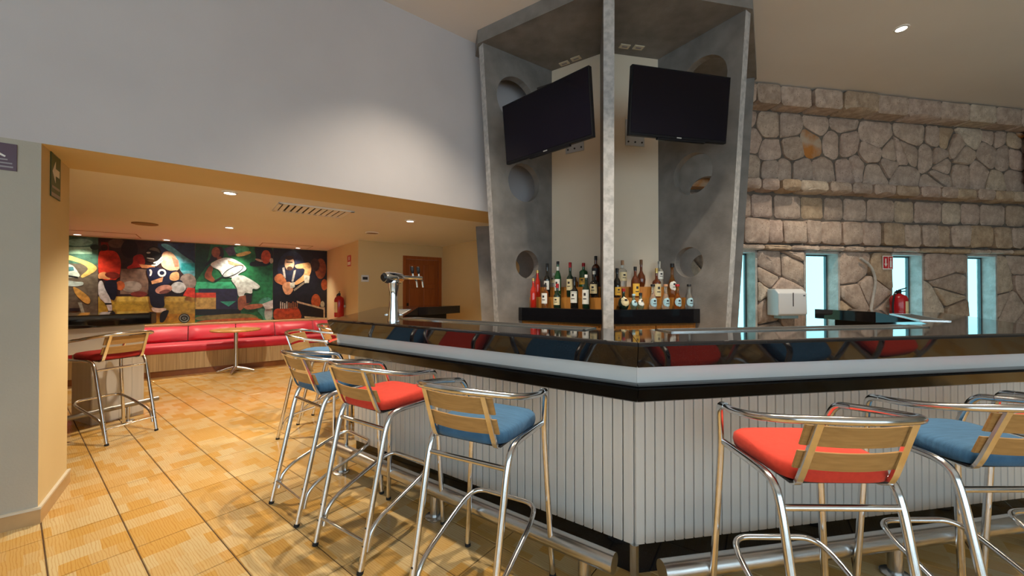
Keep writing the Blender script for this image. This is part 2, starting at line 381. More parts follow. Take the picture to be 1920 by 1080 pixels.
bb.prism([wp(-5.2, -0.014), wp(0.014, -0.014), wp(0.014, 0.615), wp(0, 0.615), wp(0, 0), wp(-5.2, 0)], 0, 0.085)
o = bb.build('baseboard_left', [M['base_tile']]); struct(o)
bb = MB().prism([wp(-5.2, -0.016), wp(0.016, -0.016), wp(0.016, 0.617), wp(0, 0.617), wp(0, 0), wp(-5.2, 0)], 0.085, 0.098)
bb.build('baseboard_cap', M['base_rim'], o)

# low room beyond the opening
lc = MB().prism([wp(-4.6, 0.6), wp(4.66, 0.6), wp(4.66, 7.2), wp(-4.6, 7.2)], ZL, ZL+0.12).build('ceiling_low', M['low_ceil']); struct(lc, 'low warm lit ceiling beyond the opening')
MO = V2(-6.93, 6.10)                                   # mural wall line
Y0 = MO+WD*3.72; Y1 = Y0-NB*2.2; Y2 = Y1+WD*1.62; Y3 = Y2-NB*3.15
def slab(a, bq, back, th, z0, z1, name, m, label=None):
    q = [(a.x,a.y),(bq.x,bq.y),(bq.x+back.x*th,bq.y+back.y*th),(a.x+back.x*th,a.y+back.y*th)]
    o = MB().prism(q, z0, z1).build(name, m); struct(o, label); return o
slab(MO-WD*2.6, Y0, NB, 0.2, 0, ZL, 'wall_mural', M['wall_yellow'], 'cream wall carrying the sports mural')
slab(Y0+NB*0.2, Y1, WD, 0.2, 0, ZL, 'wall_extinguisher', M['wall_yellow'], 'cream side wall with the fire extinguisher')
slab(Y2, Y3, WD, 0.2, 0, ZL, 'wall_passage', M['wall_yellow'], 'yellow wall right of the wooden door')
slab(MO-WD*2.6, MO-WD*2.6-NB*4.2, -WD, 0.2, 0, ZL, 'wall_far_left', M['wall_yellow'])
# wall with the door: door opening from s=0.83 to 1.56, 2.0 high
def dwall():
    m = MB(); q = lambda s, b: (Y1.x+WD.x*s+NB.x*b, Y1.y+WD.y*s+NB.y*b)
    for s0, s1, z0, z1 in ((0.2, 0.83, 0, ZL), (1.56, 1.82, 0, ZL), (0.83, 1.56, 2.0, ZL)):
        m.prism([q(s0, 0), q(s1, 0), q(s1, 0.2), q(s0, 0.2)], z0, z1)
    return m.build('wall_door', M['wall_yellow'])
struct(dwall(), 'cream wall around the wooden door')

# hall ceiling and the walls behind the photographer
hc = MB().prism(HALLP, ZC, ZC+0.2).build('ceiling', M['ceil']); struct(hc, 'high smooth painted ceiling of the hall')
rw = MB()
for x0, x1, z0, z1 in ((-9, -6.0, 0, ZC), (8.0, 10.2, 0, ZC), (-6.0, 8.0, 3.4, ZC), (-6.0, 8.0, 0, 0.1)):
    rw.box(x0, x1, -5.0, -4.7, z0, z1)
struct(rw.build('wall_rear', M['wall_cream']))
struct(MB().box(9.6, 9.9, -4.7, 6.6, 0, ZC).build('wall_right', M['wall_cream']))
struct(MB().box(-9, -8.7, -4.7, 2.0, 0, ZC).build('wall_side', M['wall_cream']))
wf = MB()
GX = [-6.0, -3.2, -0.4, 2.4, 5.2, 7.94]
for x in GX: wf.box(x, x+0.06, -4.9, -4.8, 0.1, 3.4)
wf.box(-6.0, 8.0, -4.9, -4.8, 0.1, 0.16); wf.box(-6.0, 8.0, -4.9, -4.8, 3.34, 3.4)
o = wf.build('window_5', M['win_frame']); struct(o)
for x, x1 in zip(GX[:-1], GX[1:]): MB().box(x+0.06, x1, -4.855, -4.85, 0.16, 3.34).build('pane', M['pane'], o)

# ------------------------------------------------------------------ stone wall with deep windows
SD = V2(0.987, 0.160).normalized(); SN = V2(SD.y, -SD.x)         # along, towards the hall
SO = V2(3.434, 5.179)
def sp(s, out=0.0, z=0.0): p = SO+SD*s+SN*out; return (p.x, p.y, z)
WZ0, WZ1 = 0.55, 1.915
WINS = [(-0.75, -0.177), (0.5425, 1.112), (1.955, 2.528), (3.296, 3.875), (4.68, 5.26)]
S0, S1 = -1.32, 6.3
sw = MB()
def sbox(mb, s0, s1, o0, o1, z0, z1, mi=0):
    mb.prism([sp(s0, o1)[:2], sp(s1, o1)[:2], sp(s1, o0)[:2], sp(s0, o0)[:2]], z0, z1, mi)
edges = [S0]+[x for wn in WINS for x in wn]+[S1]
for k in range(0, len(edges), 2): sbox(sw, edges[k], edges[k+1], -0.21, -0.03, WZ0, WZ1)
sbox(sw, S0, S1, -0.21, -0.03, WZ1, ZC); sbox(sw, S0, S1, -0.21, -0.03, 0, WZ0)
wall_stone = sw.build('wall_stone', M['mortar']); struct(wall_stone, 'rough coral limestone wall with narrow windows')
def clip(poly, px, pz, nx, nz):
    out = []; n = len(poly)
    for i in range(n):
        a, b = poly[i], poly[(i+1)%n]
        da = (a[0]-px)*nx+(a[1]-pz)*nz; db = (b[0]-px)*nx+(b[1]-pz)*nz
        if da <= 0: out.append(a)
        if da*db < 0: t = da/(da-db); out.append((a[0]+(b[0]-a[0])*t, a[1]+(b[1]-a[1])*t))
    return out
def inset(poly, d):
    n = len(poly); res = poly
    cx = sum(p[0] for p in poly)/n; cz = sum(p[1] for p in poly)/n
    a = sum(poly[i][0]*poly[(i+1)%n][1]-poly[(i+1)%n][0]*poly[i][1] for i in range(n))
    if a < 0: poly = poly[::-1]; res = poly
    for i in range(n):
        p, q = poly[i], poly[(i+1)%n]; dx, dz = q[0]-p[0], q[1]-p[1]; L = math.hypot(dx, dz)
        if L < 1e-5: continue
        nx, nz = dz/L, -dx/L
        res = clip(res, p[0]-nx*d, p[1]-nz*d, nx, nz)
        if len(res) < 3: return None
    return res
RUST = [0]
def stone(poly, out, joint=0.010, back=-0.05, mt=None, round_=0.022):
    poly = inset(poly, joint)
    if not poly or len(poly) < 3: return
    # round the corners and roughen the outline
    q = []; n = len(poly)
    for i in range(n):
        a, b = poly[i], poly[(i+1)%n]; L = math.hypot(b[0]-a[0], b[1]-a[1])
        if L < 0.02: q.append(((a[0]+b[0])/2, (a[1]+b[1])/2)); continue
        c = min(0.30, 0.030/L)
        q.append((a[0]+(b[0]-a[0])*c, a[1]+(b[1]-a[1])*c))
        if L > 0.16: q.append(((a[0]+b[0])/2+random.uniform(-.008, .008), (a[1]+b[1])/2+random.uniform(-.008, .008)))
        q.append((b[0]+(a[0]-b[0])*c, b[1]+(a[1]-b[1])*c))
    n = len(q)
    if n < 3: return
    cx = sum(p[0] for p in q)/n; cz = sum(p[1] for p in q)/n
    in1 = []; in2 = []
    ext = max(max(p[0] for p in q)-min(p[0] for p in q), max(p[1] for p in q)-min(p[1] for p in q))
    for p in q:
        d = math.hypot(p[0]-cx, p[1]-cz) or 1e-4; k = max(0.4, 1-round_/d); in1.append((cx+(p[0]-cx)*k, cz+(p[1]-cz)*k))
        in2.append((cx+(p[0]-cx)*0.45, cz+(p[1]-cz)*0.45))
    base = Vector(sp(cx, 0, cz))
    vs = []
    for p in q: vs.append(Vector(sp(p[0], back, p[1]))-base)
    for p in q: vs.append(Vector(sp(p[0], out-round_*0.8, p[1]))-base)
    for p in in1: vs.append(Vector(sp(p[0], out+random.uniform(-.006, .006), p[1]))-base)
    for p in in2: vs.append(Vector(sp(p[0], out+random.uniform(-.004, .014), p[1]))-base)
    vs.append(Vector(sp(cx, out+random.uniform(0, .014), cz))-base)
    fs = []
    for r in range(3):
        for i in range(n): fs.append((r*n+i, r*n+(i+1)%n, (r+1)*n+(i+1)%n, (r+1)*n+i))
    for i in range(n): fs.append((3*n+i, 3*n+(i+1)%n, 4*n))
    mb = MB(); mb.add(vs, fs)
    return mb.build('stone', mt or M['stone'], wall_stone, smooth=True, loc=base)
def voronoi(s0, s1, z0, z1, size, out, jit=0.38, joint=0.010, aspect=1.0, var=0.015):
    ns = max(1, round((s1-s0)/(size*aspect))); nz = max(1, round((z1-z0)/size)); pts = []
    for j in range(nz):
        for i in range(ns):
            if random.random() < 0.10 and ns*nz > 6: continue
            x = s0+(i+0.5+(0.25 if j % 2 else -0.25)+random.uniform(-jit, jit))*(s1-s0)/ns
            z = z0+(j+0.5+random.uniform(-jit, jit))*(z1-z0)/nz
            pts.append((x, z))
            if random.random() < 0.16: pts.append((x+random.uniform(-.5, .5)*size, z+random.uniform(-.5, .5)*size))
    for a in pts:
        poly = [(s0, z0), (s1, z0), (s1, z1), (s0, z1)]
        for b in pts:
            if b is a: continue
            dx, dz = b[0]-a[0], b[1]-a[1]
            if abs(dx)+abs(dz) > 4*size*max(1, aspect) or abs(dx)+abs(dz) < 1e-4: continue
            poly = clip(poly, (a[0]+b[0])/2, (a[1]+b[1])/2, dx, dz)
            if len(poly) < 3: break
        if len(poly) >= 3: stone(poly, out+random.uniform(-var, var), joint, mt=M['stone_rust'] if random.random() < 0.035 else None)
def course(s0, s1, z0, z1, wmin, wmax, out, joint=0.009, var=0.02, slope=0.012, rust=0.03, gapz=0.0, rnd=0.022):
    x = s0
    while x < s1-0.05:
        wd = random.uniform(wmin, wmax); x1 = min(x+wd, s1)
        if s1-x1 < wmin*0.5: x1 = s1
        j = lambda: random.uniform(-slope, slope)
        stone([(x+j(), z0+gapz*random.random()), (x1+j(), z0+gapz*random.random()), (x1+j(), z1-gapz*random.random()), (x+j(), z1-gapz*random.random())],
              out+random.uniform(-var, var), joint, mt=M['stone_rust'] if random.random() < rust else None, round_=rnd)
        x = x1
random.seed(11)
course(S0, S1, 3.79, 4.055, 0.34, 0.60, 0.20, 0.007, 0.02, 0.02, 0.06, rnd=0.035)          # projecting course under the ceiling
voronoi(S0, S1, 2.86, 3.79, 0.305, 0.0, 0.40, 0.0085, 1.0, 0.018)                      # rubble field
course(S0, S1, 2.675, 2.86, 0.26, 0.46, 0.16, 0.013, 0.02, 0.02, 0.03, 0.012, 0.035)             # projecting ledge
course(S0, S1, 2.345, 2.675, 0.26, 0.52, -0.005, 0.012, 0.012, 0.012, 0.04, 0.0)         # recessed course
course(S0, S1, 1.99, 2.345, 0.20, 0.40, 0.07, 0.009, 0.02, 0.022, 0.03, 0.03)           # block course over the windows
course(S0, S1, WZ1, 1.99, 0.30, 0.50, 0.055, 0.006, 0.015, 0.008)
for k in range(0, len(edges), 2):                                                         # piers
    voronoi(edges[k]-0.004, edges[k+1]+0.004, 0.53, WZ1, 0.34, 0.02, 0.34, 0.007, 1.15, 0.02)
voronoi(2.0, S1, 0.0, WZ0-0.03, 0.40, 0.02, 0.30, 0.007, 1.2, 0.02)
# windows: light stone reveals, metal frame and glass
for k, (a, b) in enumerate(WINS):
    rv = MB(); t = 0.03
    sbox(rv, a, a+t, -0.21, 0.0, WZ0, WZ1); sbox(rv, b-t, b, -0.21, 0.0, WZ0, WZ1)
    sbox(rv, a, b, -0.21, 0.0, WZ1-t, WZ1); sbox(rv, a, b, -0.21, 0.02, WZ0-t, WZ0)
    fr = MB(); fw = 0.022
    sbox(fr, a+t, a+t+fw, -0.185, -0.155, WZ0, WZ1-t); sbox(fr, b-t-fw, b-t, -0.185, -0.155, WZ0, WZ1-t)
    sbox(fr, a+t, b-t, -0.185, -0.155, WZ0, WZ0+fw); sbox(fr, a+t, b-t, -0.185, -0.155, WZ1-t-fw, WZ1-t)
    if k == 4: k = 5
    o = fr.build('window_%d' % (k+1), M['win_frame']); struct(o, 'narrow bright window in the stone wall')
    rv.build('window_reveal', M['reveal'], o)
    pn = MB(); sbox(pn, a+t+fw, b-t-fw, -0.172, -0.168, WZ0+fw, WZ1-t-fw); pn.build('pane', M['pane_tint'], o)
    c = sp((a+b)/2, -0.26, (WZ0+WZ1)/2)
    portal('daylight_portal', c, (math.pi/2, 0, math.atan2(SD.y, SD.x)+math.pi), b-a, WZ1-WZ0)

# ------------------------------------------------------------------ the octagonal bar
bar = thing('bar_counter', 'large octagonal bar with black granite top and pale boarded front', 'bar', (P0.x, P0.y, 0))
BO = (P0.x, P0.y, 0)
def sweep(profile, i, gap=0.0015, mi=0, mb=None):
    mb = mb or MB(); n = len(profile); A = []; B = []
    for o, z in profile:
        q = offs(o); d = (q[i+1]-q[i]).normalized()
        a, b = q[i]+d*gap, q[i+1]-d*gap; A.append((a.x, a.y, z)); B.append((b.x, b.y, z))
    fs = [(k, (k+1)%n, n+(k+1)%n, n+k) for k in range(n)]+[tuple(range(n-1,-1,-1)), tuple(range(n, 2*n))]
    return mb.add(A+B, fs, mi)
def fixn(o):
    bm = bmesh.new(); bm.from_mesh(o.data); bmesh.ops.recalc_face_normals(bm, faces=bm.faces); bm.to_mesh(o.data); bm.free(); return o
TOPP = [(-0.36, 1.145), (0.175, 1.145), (0.190, 1.1435), (0.199, 1.138), (0.202, 1.129), (0.163, 1.032), (-0.36, 1.030)]
BUMP = [(0.05, 0.957), (0.175, 0.957), (0.193, 0.955), (0.202, 0.951), (0.205, 0.944), (0.150, 0.877), (0.140, 0.871), (0.02, 0.869)]
for i in range(6):
    fixn(sweep(TOPP, i).build('bar_top', M['granite'], bar, origin=BO))
    fixn(sweep([(0.05, 0.950), (0.136, 0.950), (0.136, 1.031), (0.05, 1.031)], i, 0.0005).build('white_band', M['band_white'], bar, origin=BO))
    fixn(sweep(BUMP, i, 0.001).build('bumper_rail', M['laminate'], bar, origin=BO))
    fixn(sweep([(-0.06, 0.02), (-0.004, 0.02), (-0.004, 1.03), (0.06, 1.03), (0.06, 1.032), (-0.06, 1.032)], i, 0).build('carcass', M['dark_gap'], bar, origin=BO))
    fixn(sweep([(-0.05, 0.0), (-0.002, 0.0), (-0.002, 0.148), (-0.05, 0.148)], i, 0.0).build('toe_kick', M['granite'], bar, origin=BO))
# boards, one by one on the two faces in view
def boards(i, every=True):
    a, b = BAR[i], BAR[i+1]; d = (b-a).normalized(); nn = V2(d.y, -d.x); L = (b-a).length; n = round(L/0.0525); wd = L/n
    proto = None; joined = MB()
    for k in range(n):
        p = a+d*(k*wd)
        if every:
            if proto is None:
                m = MB(); e = 0.002; x0, x1 = 0.0027, wd-0.0027
                m.add([(x0,0.004,0.148),(x1,0.004,0.148),(x1,0.004,0.888),(x0,0.004,0.888),(x0,-0.010,0.148),(x0+e,-0.013,0.148),(x1-e,-0.013,0.148),(x1,-0.010,0.148),
                       (x0,-0.010,0.888),(x0+e,-0.013,0.888),(x1-e,-0.013,0.888),(x1,-0.010,0.888)],
                      [(0,4,8,3),(4,5,9,8),(5,6,10,9),(6,7,11,10),(7,1,2,11),(0,1,7,6,5,4),(3,8,9,10,11,2)])
                o = fixn(m.build('board', M['board'], bar)); proto = o
            else:
                o = bpy.data.objects.new('board', proto.data); C.objects.link(o); o.parent = bar
            o.location = (p.x-P0.x, p.y-P0.y, 0); o.rotation_euler = (0, 0, math.atan2(d.y, d.x))
        else:
            q0, q1 = p+d*0.0014, p+d*(wd-0.0014)
            joined.prism([(q0.x, q0.y), (q1.x, q1.y), (q1.x+nn.x*0.013, q1.y+nn.y*0.013), (q0.x+nn.x*0.013, q0.y+nn.y*0.013)], 0.148, 0.888)
    if not every:
        o = joined.build('board_cladding', M['board'], bar, origin=BO); o['kind'] = 'stuff'
boards(2); boards(3)
for i in (0, 1, 4, 5): boards(i, False)
# steel corner guard on the toe kick
q = P0+ad(12.6)*-0.006; gd = MB()
gd.tube([(q.x, q.y, 0.0), (q.x, q.y, 0.150)], 0.022, 8); gd.build('corner_guard', M['steel'], bar, smooth=True, origin=BO)
# steel edged service trays let into the top along the inner side
def tray(i, s0, s1, o0=-0.16, o1=-0.325, lab=''):
    a, b = BAR[i], BAR[i+1]; d = (b-a).normalized(); nn = V2(d.y, -d.x)
    P = lambda s, o: (a.x+d.x*s+nn.x*o, a.y+d.y*s+nn.y*o)
    c = P((s0+s1)/2, (o0+o1)/2); t = thing('service_tray', lab, 'tray', (c[0], c[1], 1.145))
    og = (c[0], c[1], 1.145); r = 0.014; m = MB()
    for u0, u1, v0, v1 in ((s0, s1, o0-r, o0), (s0, s1, o1, o1+r), (s0, s0+r, o1, o0), (s1-r, s1, o1, o0)):
        m.prism([P(u0, v0), P(u1, v0), P(u1, v1), P(u0, v1)], 1.1452, 1.1515)
    m.build('rim', M['steel'], t, origin=og)
    m = MB().prism([P(s0+r, o0-r), P(s1-r, o0-r), P(s1-r, o1+r), P(s0+r, o1+r)], 1.1452, 1.149); m.build('mat', M['rubber'], t, origin=og)
    return t
LL = (BAR[3]-BAR[2]).length
tray(2, LL-1.95, LL-0.33, lab='long steel rimmed rubber mat on the left side of the bar top')
tray(3, 0.30, 2.05, lab='long steel rimmed rubber mat on the right side of the bar top')
tray(4, 0.55, 1.60, lab='steel rimmed mat on the bar top nearest the stone wall windows')
tray(1, 0.85, 1.85, lab='steel rimmed mat on the bar top in front of the wooden door')

# foot rails
def foot_rail(i, s0, s1, posts, lab, o=0.222, z=0.17, r=0.044):
    a, b = BAR[i], BAR[i+1]; d = (b-a).normalized(); nn = V2(d.y, -d.x)
    P = lambda s: (a.x+d.x*s+nn.x*o, a.y+d.y*s+nn.y*o)
    c = P((s0+s1)/2); t = thing('foot_rail', lab, 'foot rail', (c[0], c[1], 0)); og = (c[0], c[1], 0)
    p0, p1 = P(s0), P(s1)
    MB().tube([(p0[0], p0[1], z), (p1[0], p1[1], z)], r, 20).build('rail_pipe', M['steel'], t, smooth=True, origin=og)
    for s in posts:
        p = P(s); m = MB(); m.tube([(p[0], p[1], 0.006), (p[0], p[1], z-0.01)], 0.030, 14)
        q = m.build('post', M['steel'], t, smooth=True, origin=og)
        MB().lathe([(0, 0.012), (0.055, 0.012), (0.06, 0.008), (0.06, 0.0), (0, 0)], (p[0], p[1], 0)).build('flange', M['steel'], q, smooth=True, origin=og)
foot_rail(2, 0.0, LL-0.017, (LL-2.15, LL-1.14, LL-0.16), 'thick steel foot rail along the left front of the bar')
foot_rail(3, 0.012, 2.42, (1.24, 2.20), 'thick steel foot rail along the right front of the bar')
foot_rail(4, 0.10, 2.1, (0.35, 1.6), 'steel foot rail round the right hand corner of the bar')

# beer tower
bp = V2(-0.876, 2.87); iw = ad(35.1)
bt = thing('beer_tower', 'chrome beer tap tower with two black handles standing on the bar', 'beer tap', (bp.x, bp.y, 1.1455))
MB().lathe([(0, 0), (0.044, 0), (0.044, 0.012), (0.040, 0.03), (0.041, 0.05), (0.033, 0.11), (0.030, 0.17), (0.032, 0.22), (0.040, 0.28), (0.046, 0.30), (0.044, 0.305), (0, 0.305)], seg=24).build('column', M['chrome'], bt, smooth=True)
hd = MB(); Q = lambda l, z: (iw.x*l, iw.y*l, z)
hd.tube([Q(-0.085, 0.325), Q(-0.06, 0.325), Q(0.055, 0.325), Q(0.075, 0.325)], [0.036, 0.043, 0.043, 0.03], 18)
hd.build('tap_head', M['chrome'], bt, smooth=True)
MB().tube([Q(-0.10, 0.325), Q(-0.085, 0.325)], [0.02, 0.034], 16).build('end_cap', M['black_plastic'], bt, smooth=True)
MB().tube([Q(0.07, 0.33), Q(0.27, 0.33)], 0.014, 14).build('tap_arm', M['chrome'], bt, smooth=True)
for l in (0.185, 0.245):
    tp = MB(); tp.tube(fillet([Q(l, 0.33), Q(l+0.03, 0.315), Q(l+0.04, 0.255)], 0.02), 0.008, 10); tp.tube([Q(l, 0.33), Q(l-0.006, 0.365)], 0.008, 10)
    t1 = tp.build('tap', M['chrome'], bt, smooth=True)
    MB().tube([Q(l-0.006, 0.362), Q(l-0.008, 0.372), Q(l-0.013, 0.412), Q(l-0.014, 0.418)], [0.008, 0.013, 0.014, 0.009], 12).build('tap_handle', M['black_plastic'], t1, smooth=True)

# ------------------------------------------------------------------ the cement tower of radiating fins
TC = V2(1.156, 4.99); RC = 0.888; ZS = 3.92
def cdir(k): a = math.radians(11.0); v = V2(-math.sin(a), -math.cos(a)); t = math.radians(45*k); return V2(v.x*math.cos(t)-v.y*math.sin(t), v.x*math.sin(t)+v.y*math.cos(t))
def core(k): return TC+cdir(k)*RC
tower = thing('fin_tower', 'tall grey cement tower of radiating pierced fins behind the bar', 'tower', (TC.x, TC.y, 0)); TO = (TC.x, TC.y, 0)
# canopy slab
pl = [TC+cdir(k)*1.82 for k in range(8)]
MB().prism([(p.x, p.y) for p in pl], ZS, ZC-0.001).build('canopy_slab', M['concrete'], tower, origin=TO)
for k in range(8):
    a, b = core(k), core(k+1); n = ((a+b)/2-TC).normalized()
    MB().prism([(a.x, a.y), (b.x, b.y), (b.x-n.x*0.05, b.y-n.y*0.05), (a.x-n.x*0.05, a.y-n.y*0.05)], 0, ZS-0.001).build('beige_panel', M['beige_panel'], tower, origin=TO)
def fin(k, holes=True):
    out = [(0.0, 0.0), (0.655, 0.0), (0.727, 1.1), (0.915, ZS-0.002), (0.0, ZS-0.002)]
    loops = [out]
    if holes:
        for c, z, r in ((0.50, 3.44, 0.25), (0.395, 2.56, 0.21), (0.352, 1.665, 0.155)):
            loops.append([(c+r*math.cos(2*math.pi*i/32), z+r*math.sin(2*math.pi*i/32)) for i in range(32)])
    bm = bmesh.new(); es = []; lv = []
    for lp in loops:
        vs = [bm.verts.new((p[0], 0, p[1])) for p in lp]; lv.append(vs)
        es += [bm.edges.new((vs[i], vs[(i+1)%len(vs)])) for i in range(len(vs))]
    bmesh.ops.triangle_fill(bm, use_beauty=True, use_dissolve=False, edges=es)
    bm.verts.index_update(); co = [v.co.copy() for v in bm.verts]; tri = [tuple(v.index for v in f.verts) for f in bm.faces]
    li = [[v.index for v in vs] for vs in lv]; bm.free()
    d = cdir(k); c0 = core(k)-d*0.02; pd = V2(-d.y, d.x); h = 0.045; N = len(co); m = MB(); vs = []
    for s in (-h, h):
        for p in co: q = c0+d*p.x+pd*s; vs.append((q.x, q.y, p.z))
    fs = [t for t in tri]+[tuple(i+N for i in t[::-1]) for t in tri]; mi = [0]*len(fs)
    for a, lp in enumerate(li):
        for i in range(len(lp)):
            j = (i+1)%len(lp); fs.append((lp[i], lp[j], lp[j]+N, lp[i]+N)); mi.append(1 if a == 0 else 0)
    m.add(vs, fs); m.mi = mi
    o = m.build('fin', [M['concrete'], M['concrete_edge']], tower, origin=TO); fixn(o)
for k in (-2, -1, 0, 1, 2): fin(k, k != 0)
# socket plates on the canopy underside
for (x, y, lab) in ((0.585, 4.31, 'left'), (0.70, 4.22, 'left'), (1.17, 4.01, 'right'), (1.32, 4.03, 'right')):
    dd = (core(-1)-core(0)).normalized() if lab == 'left' else (core(1)-core(0)).normalized()
    s = MB().box(-0.055, 0.055, -0.033, 0.033, -0.010, 0).build('socket_plate', M['ivory'], tower, bevel=0.003, loc=(x-TC.x, y-TC.y, ZS))
    s.rotation_euler = (0, 0, math.atan2(dd.y, dd.x))
    MB().box(-0.030, 0.030, -0.011, 0.011, -0.012, -0.0098).build('socket', M['sign_grey'], s)

# televisions on wall brackets
def tv(a, b, zc, lab, tilt=6):
    a, b = V2(*a), V2(*b); d = (b-a).normalized(); c = (a+b)/2; wd = (b-a).length; h = 0.555
    n = V2(d.y, -d.x)                              # towards the hall
    t = thing('television', lab, 'television', (c.x, c.y, zc-h/2), math.atan2(d.y, d.x))
    ta = math.radians(tilt); m = MB()
    R = Matrix.Rotation(ta, 4, 'X')
    def rot(o):
        o.data.transform(Matrix.Translation((0, 0, h/2)) @ R); return o
    rot(MB().box(-wd/2, wd/2, -0.012, 0.030, -h/2, h/2).build('casing', M['tv_frame'], t, bevel=0.004))
    rot(MB().box(-wd/2+0.012, wd/2-0.012, -0.0145, -0.011, -h/2+0.022, h/2-0.012).build('screen', M['tv_screen'], t))
    rot(MB().box(-0.20, 0.26, -0.010, 0.02, -h/2-0.014, -h/2+0.002).build('speaker_bar', M['tv_frame'], t, bevel=0.003))
    rot(MB().box(-0.022, 0.022, -0.0135, -0.011, -h/2+0.006, -h/2+0.015).build('badge', M['plate'], t))
    return t, c, n
def bracket(t, px, py, qa, qb, c, lab, h=0.555):
    d = (qb-qa).normalized(); s, z = on_line(px, py, (qa.x, qa.y), (d.x, d.y)); p = qa+d*s; nn = ((qa+qb)/2-TC).normalized()
    b = thing('tv_bracket', lab, 'bracket', (p.x+nn.x*0.002, p.y+nn.y*0.002, z-0.13), math.atan2(-nn.x, nn.y)+math.pi)
    # local -y points out from the panel
    MB().box(-0.11, 0.11, -0.008, 0.0, 0.06, 0.34).build('wall_plate', M['plate'], b, bevel=0.002)
    for x in (-0.08, 0.0, 0.08): MB().tube([(x, -0.008, 0.10), (x, -0.013, 0.10)], 0.010, 8).build('bolt', M['black_plastic'], b)
    e = c-p; w = Matrix.Rotation(-b.rotation_euler.z, 2) @ V2(e.x, e.y)
    arm = MB(); arm.tube([(0, -0.005, 0.24), (w.x*0.35, w.y*0.45, 0.24), (w.x, w.y+0.035, 0.24)], 0.020, 8); arm.build('arm', M['black_plastic'], b)
    MB().box(w.x-0.09, w.x+0.09, w.y+0.034, w.y+0.05, 0.12, 0.36).build('mount_plate', M['black_plastic'], b)
qL, qC, qR = core(-1), core(0), core(1)
t, c, n = tv((-0.067, 3.77), (0.635, 3.08), 2.885, 'black television on the left bay of the cement tower, turned left')
bracket(t, 1078, 274, qL, qC, c, 'galvanised bracket plate under the left television')
t, c, n = tv((0.965, 3.16), (1.875, 3.36), 2.935, 'black television on the right bay of the cement tower, facing the hall')
bracket(t, 1190, 262, qC, qR, c, 'galvanised bracket plate under the right television')

# ------------------------------------------------------------------ back counters with stepped bottle shelves
TN = math.tan(math.radians(22.5)); ZB = 1.195
class Bay:
    def __init__(s, qa, qb): s.a, s.b = qa, qb; s.d = (qb-qa).normalized(); s.n = V2(s.d.y, -s.d.x); s.L = (qb-qa).length
    def pt(s, u, d): return s.a+s.d*u+s.n*d
    def ends(s, d, clear=0.054): return -d*TN+clear, s.L+d*TN-clear
    def quad(s, d0, d1, clear=0.054):
        a0, b0 = s.ends(d0, clear); a1, b1 = s.ends(d1, clear)
        return [tuple(s.pt(*q)) for q in ((a0, d0), (b0, d0), (b1, d1), (a1, d1))]
BAYS = {'L': Bay(qL, qC), 'R': Bay(qC, qR), 'LL': Bay(core(-2), qL), 'RR': Bay(qR, core(2))}
def back_counter(by, lab, ndoor):
    c = by.pt(by.L/2, 0.22); t = thing('back_counter', lab, 'counter', (c.x, c.y, 0)); og = (c.x, c.y, 0)
    MB().prism(by.quad(0.004, 0.44), ZB-0.14, ZB).build('granite_top', M['granite'], t, origin=og, bevel=0.003)
    MB().prism(by.quad(0.004, 0.395), 0.0, ZB-0.142).build('cabinet', M['wood_orange'], t, origin=og)
    a, b = by.ends(0.395, 0.07); n = ndoor
    for k in range(n):
        u0 = a+(b-a)*k/n+0.006; u1 = a+(b-a)*(k+1)/n-0.006
        MB().prism([tuple(by.pt(u, d)) for u, d in ((u0, 0.396), (u1, 0.396), (u1, 0.414), (u0, 0.414))], 0.12, ZB-0.16).build('door', M['wood_orange'], t, origin=og)
    MB().prism(by.quad(0.004, 0.30), ZB+0.0005, ZB+0.11).build('bottle_step', M['wood_orange'], t, origin=og)
    MB().prism(by.quad(0.004, 0.165), ZB+0.1105, ZB+0.22).build('bottle_step', M['wood_orange'], t, origin=og)
back_counter(BAYS['L'], 'back counter with black top under the left television', 2)
back_counter(BAYS['R'], 'back counter with black top under the right television', 2)
back_counter(BAYS['LL'], 'back counter behind the left fin of the tower', 1)
back_counter(BAYS['RR'], 'back counter behind the right fin of the tower', 1)

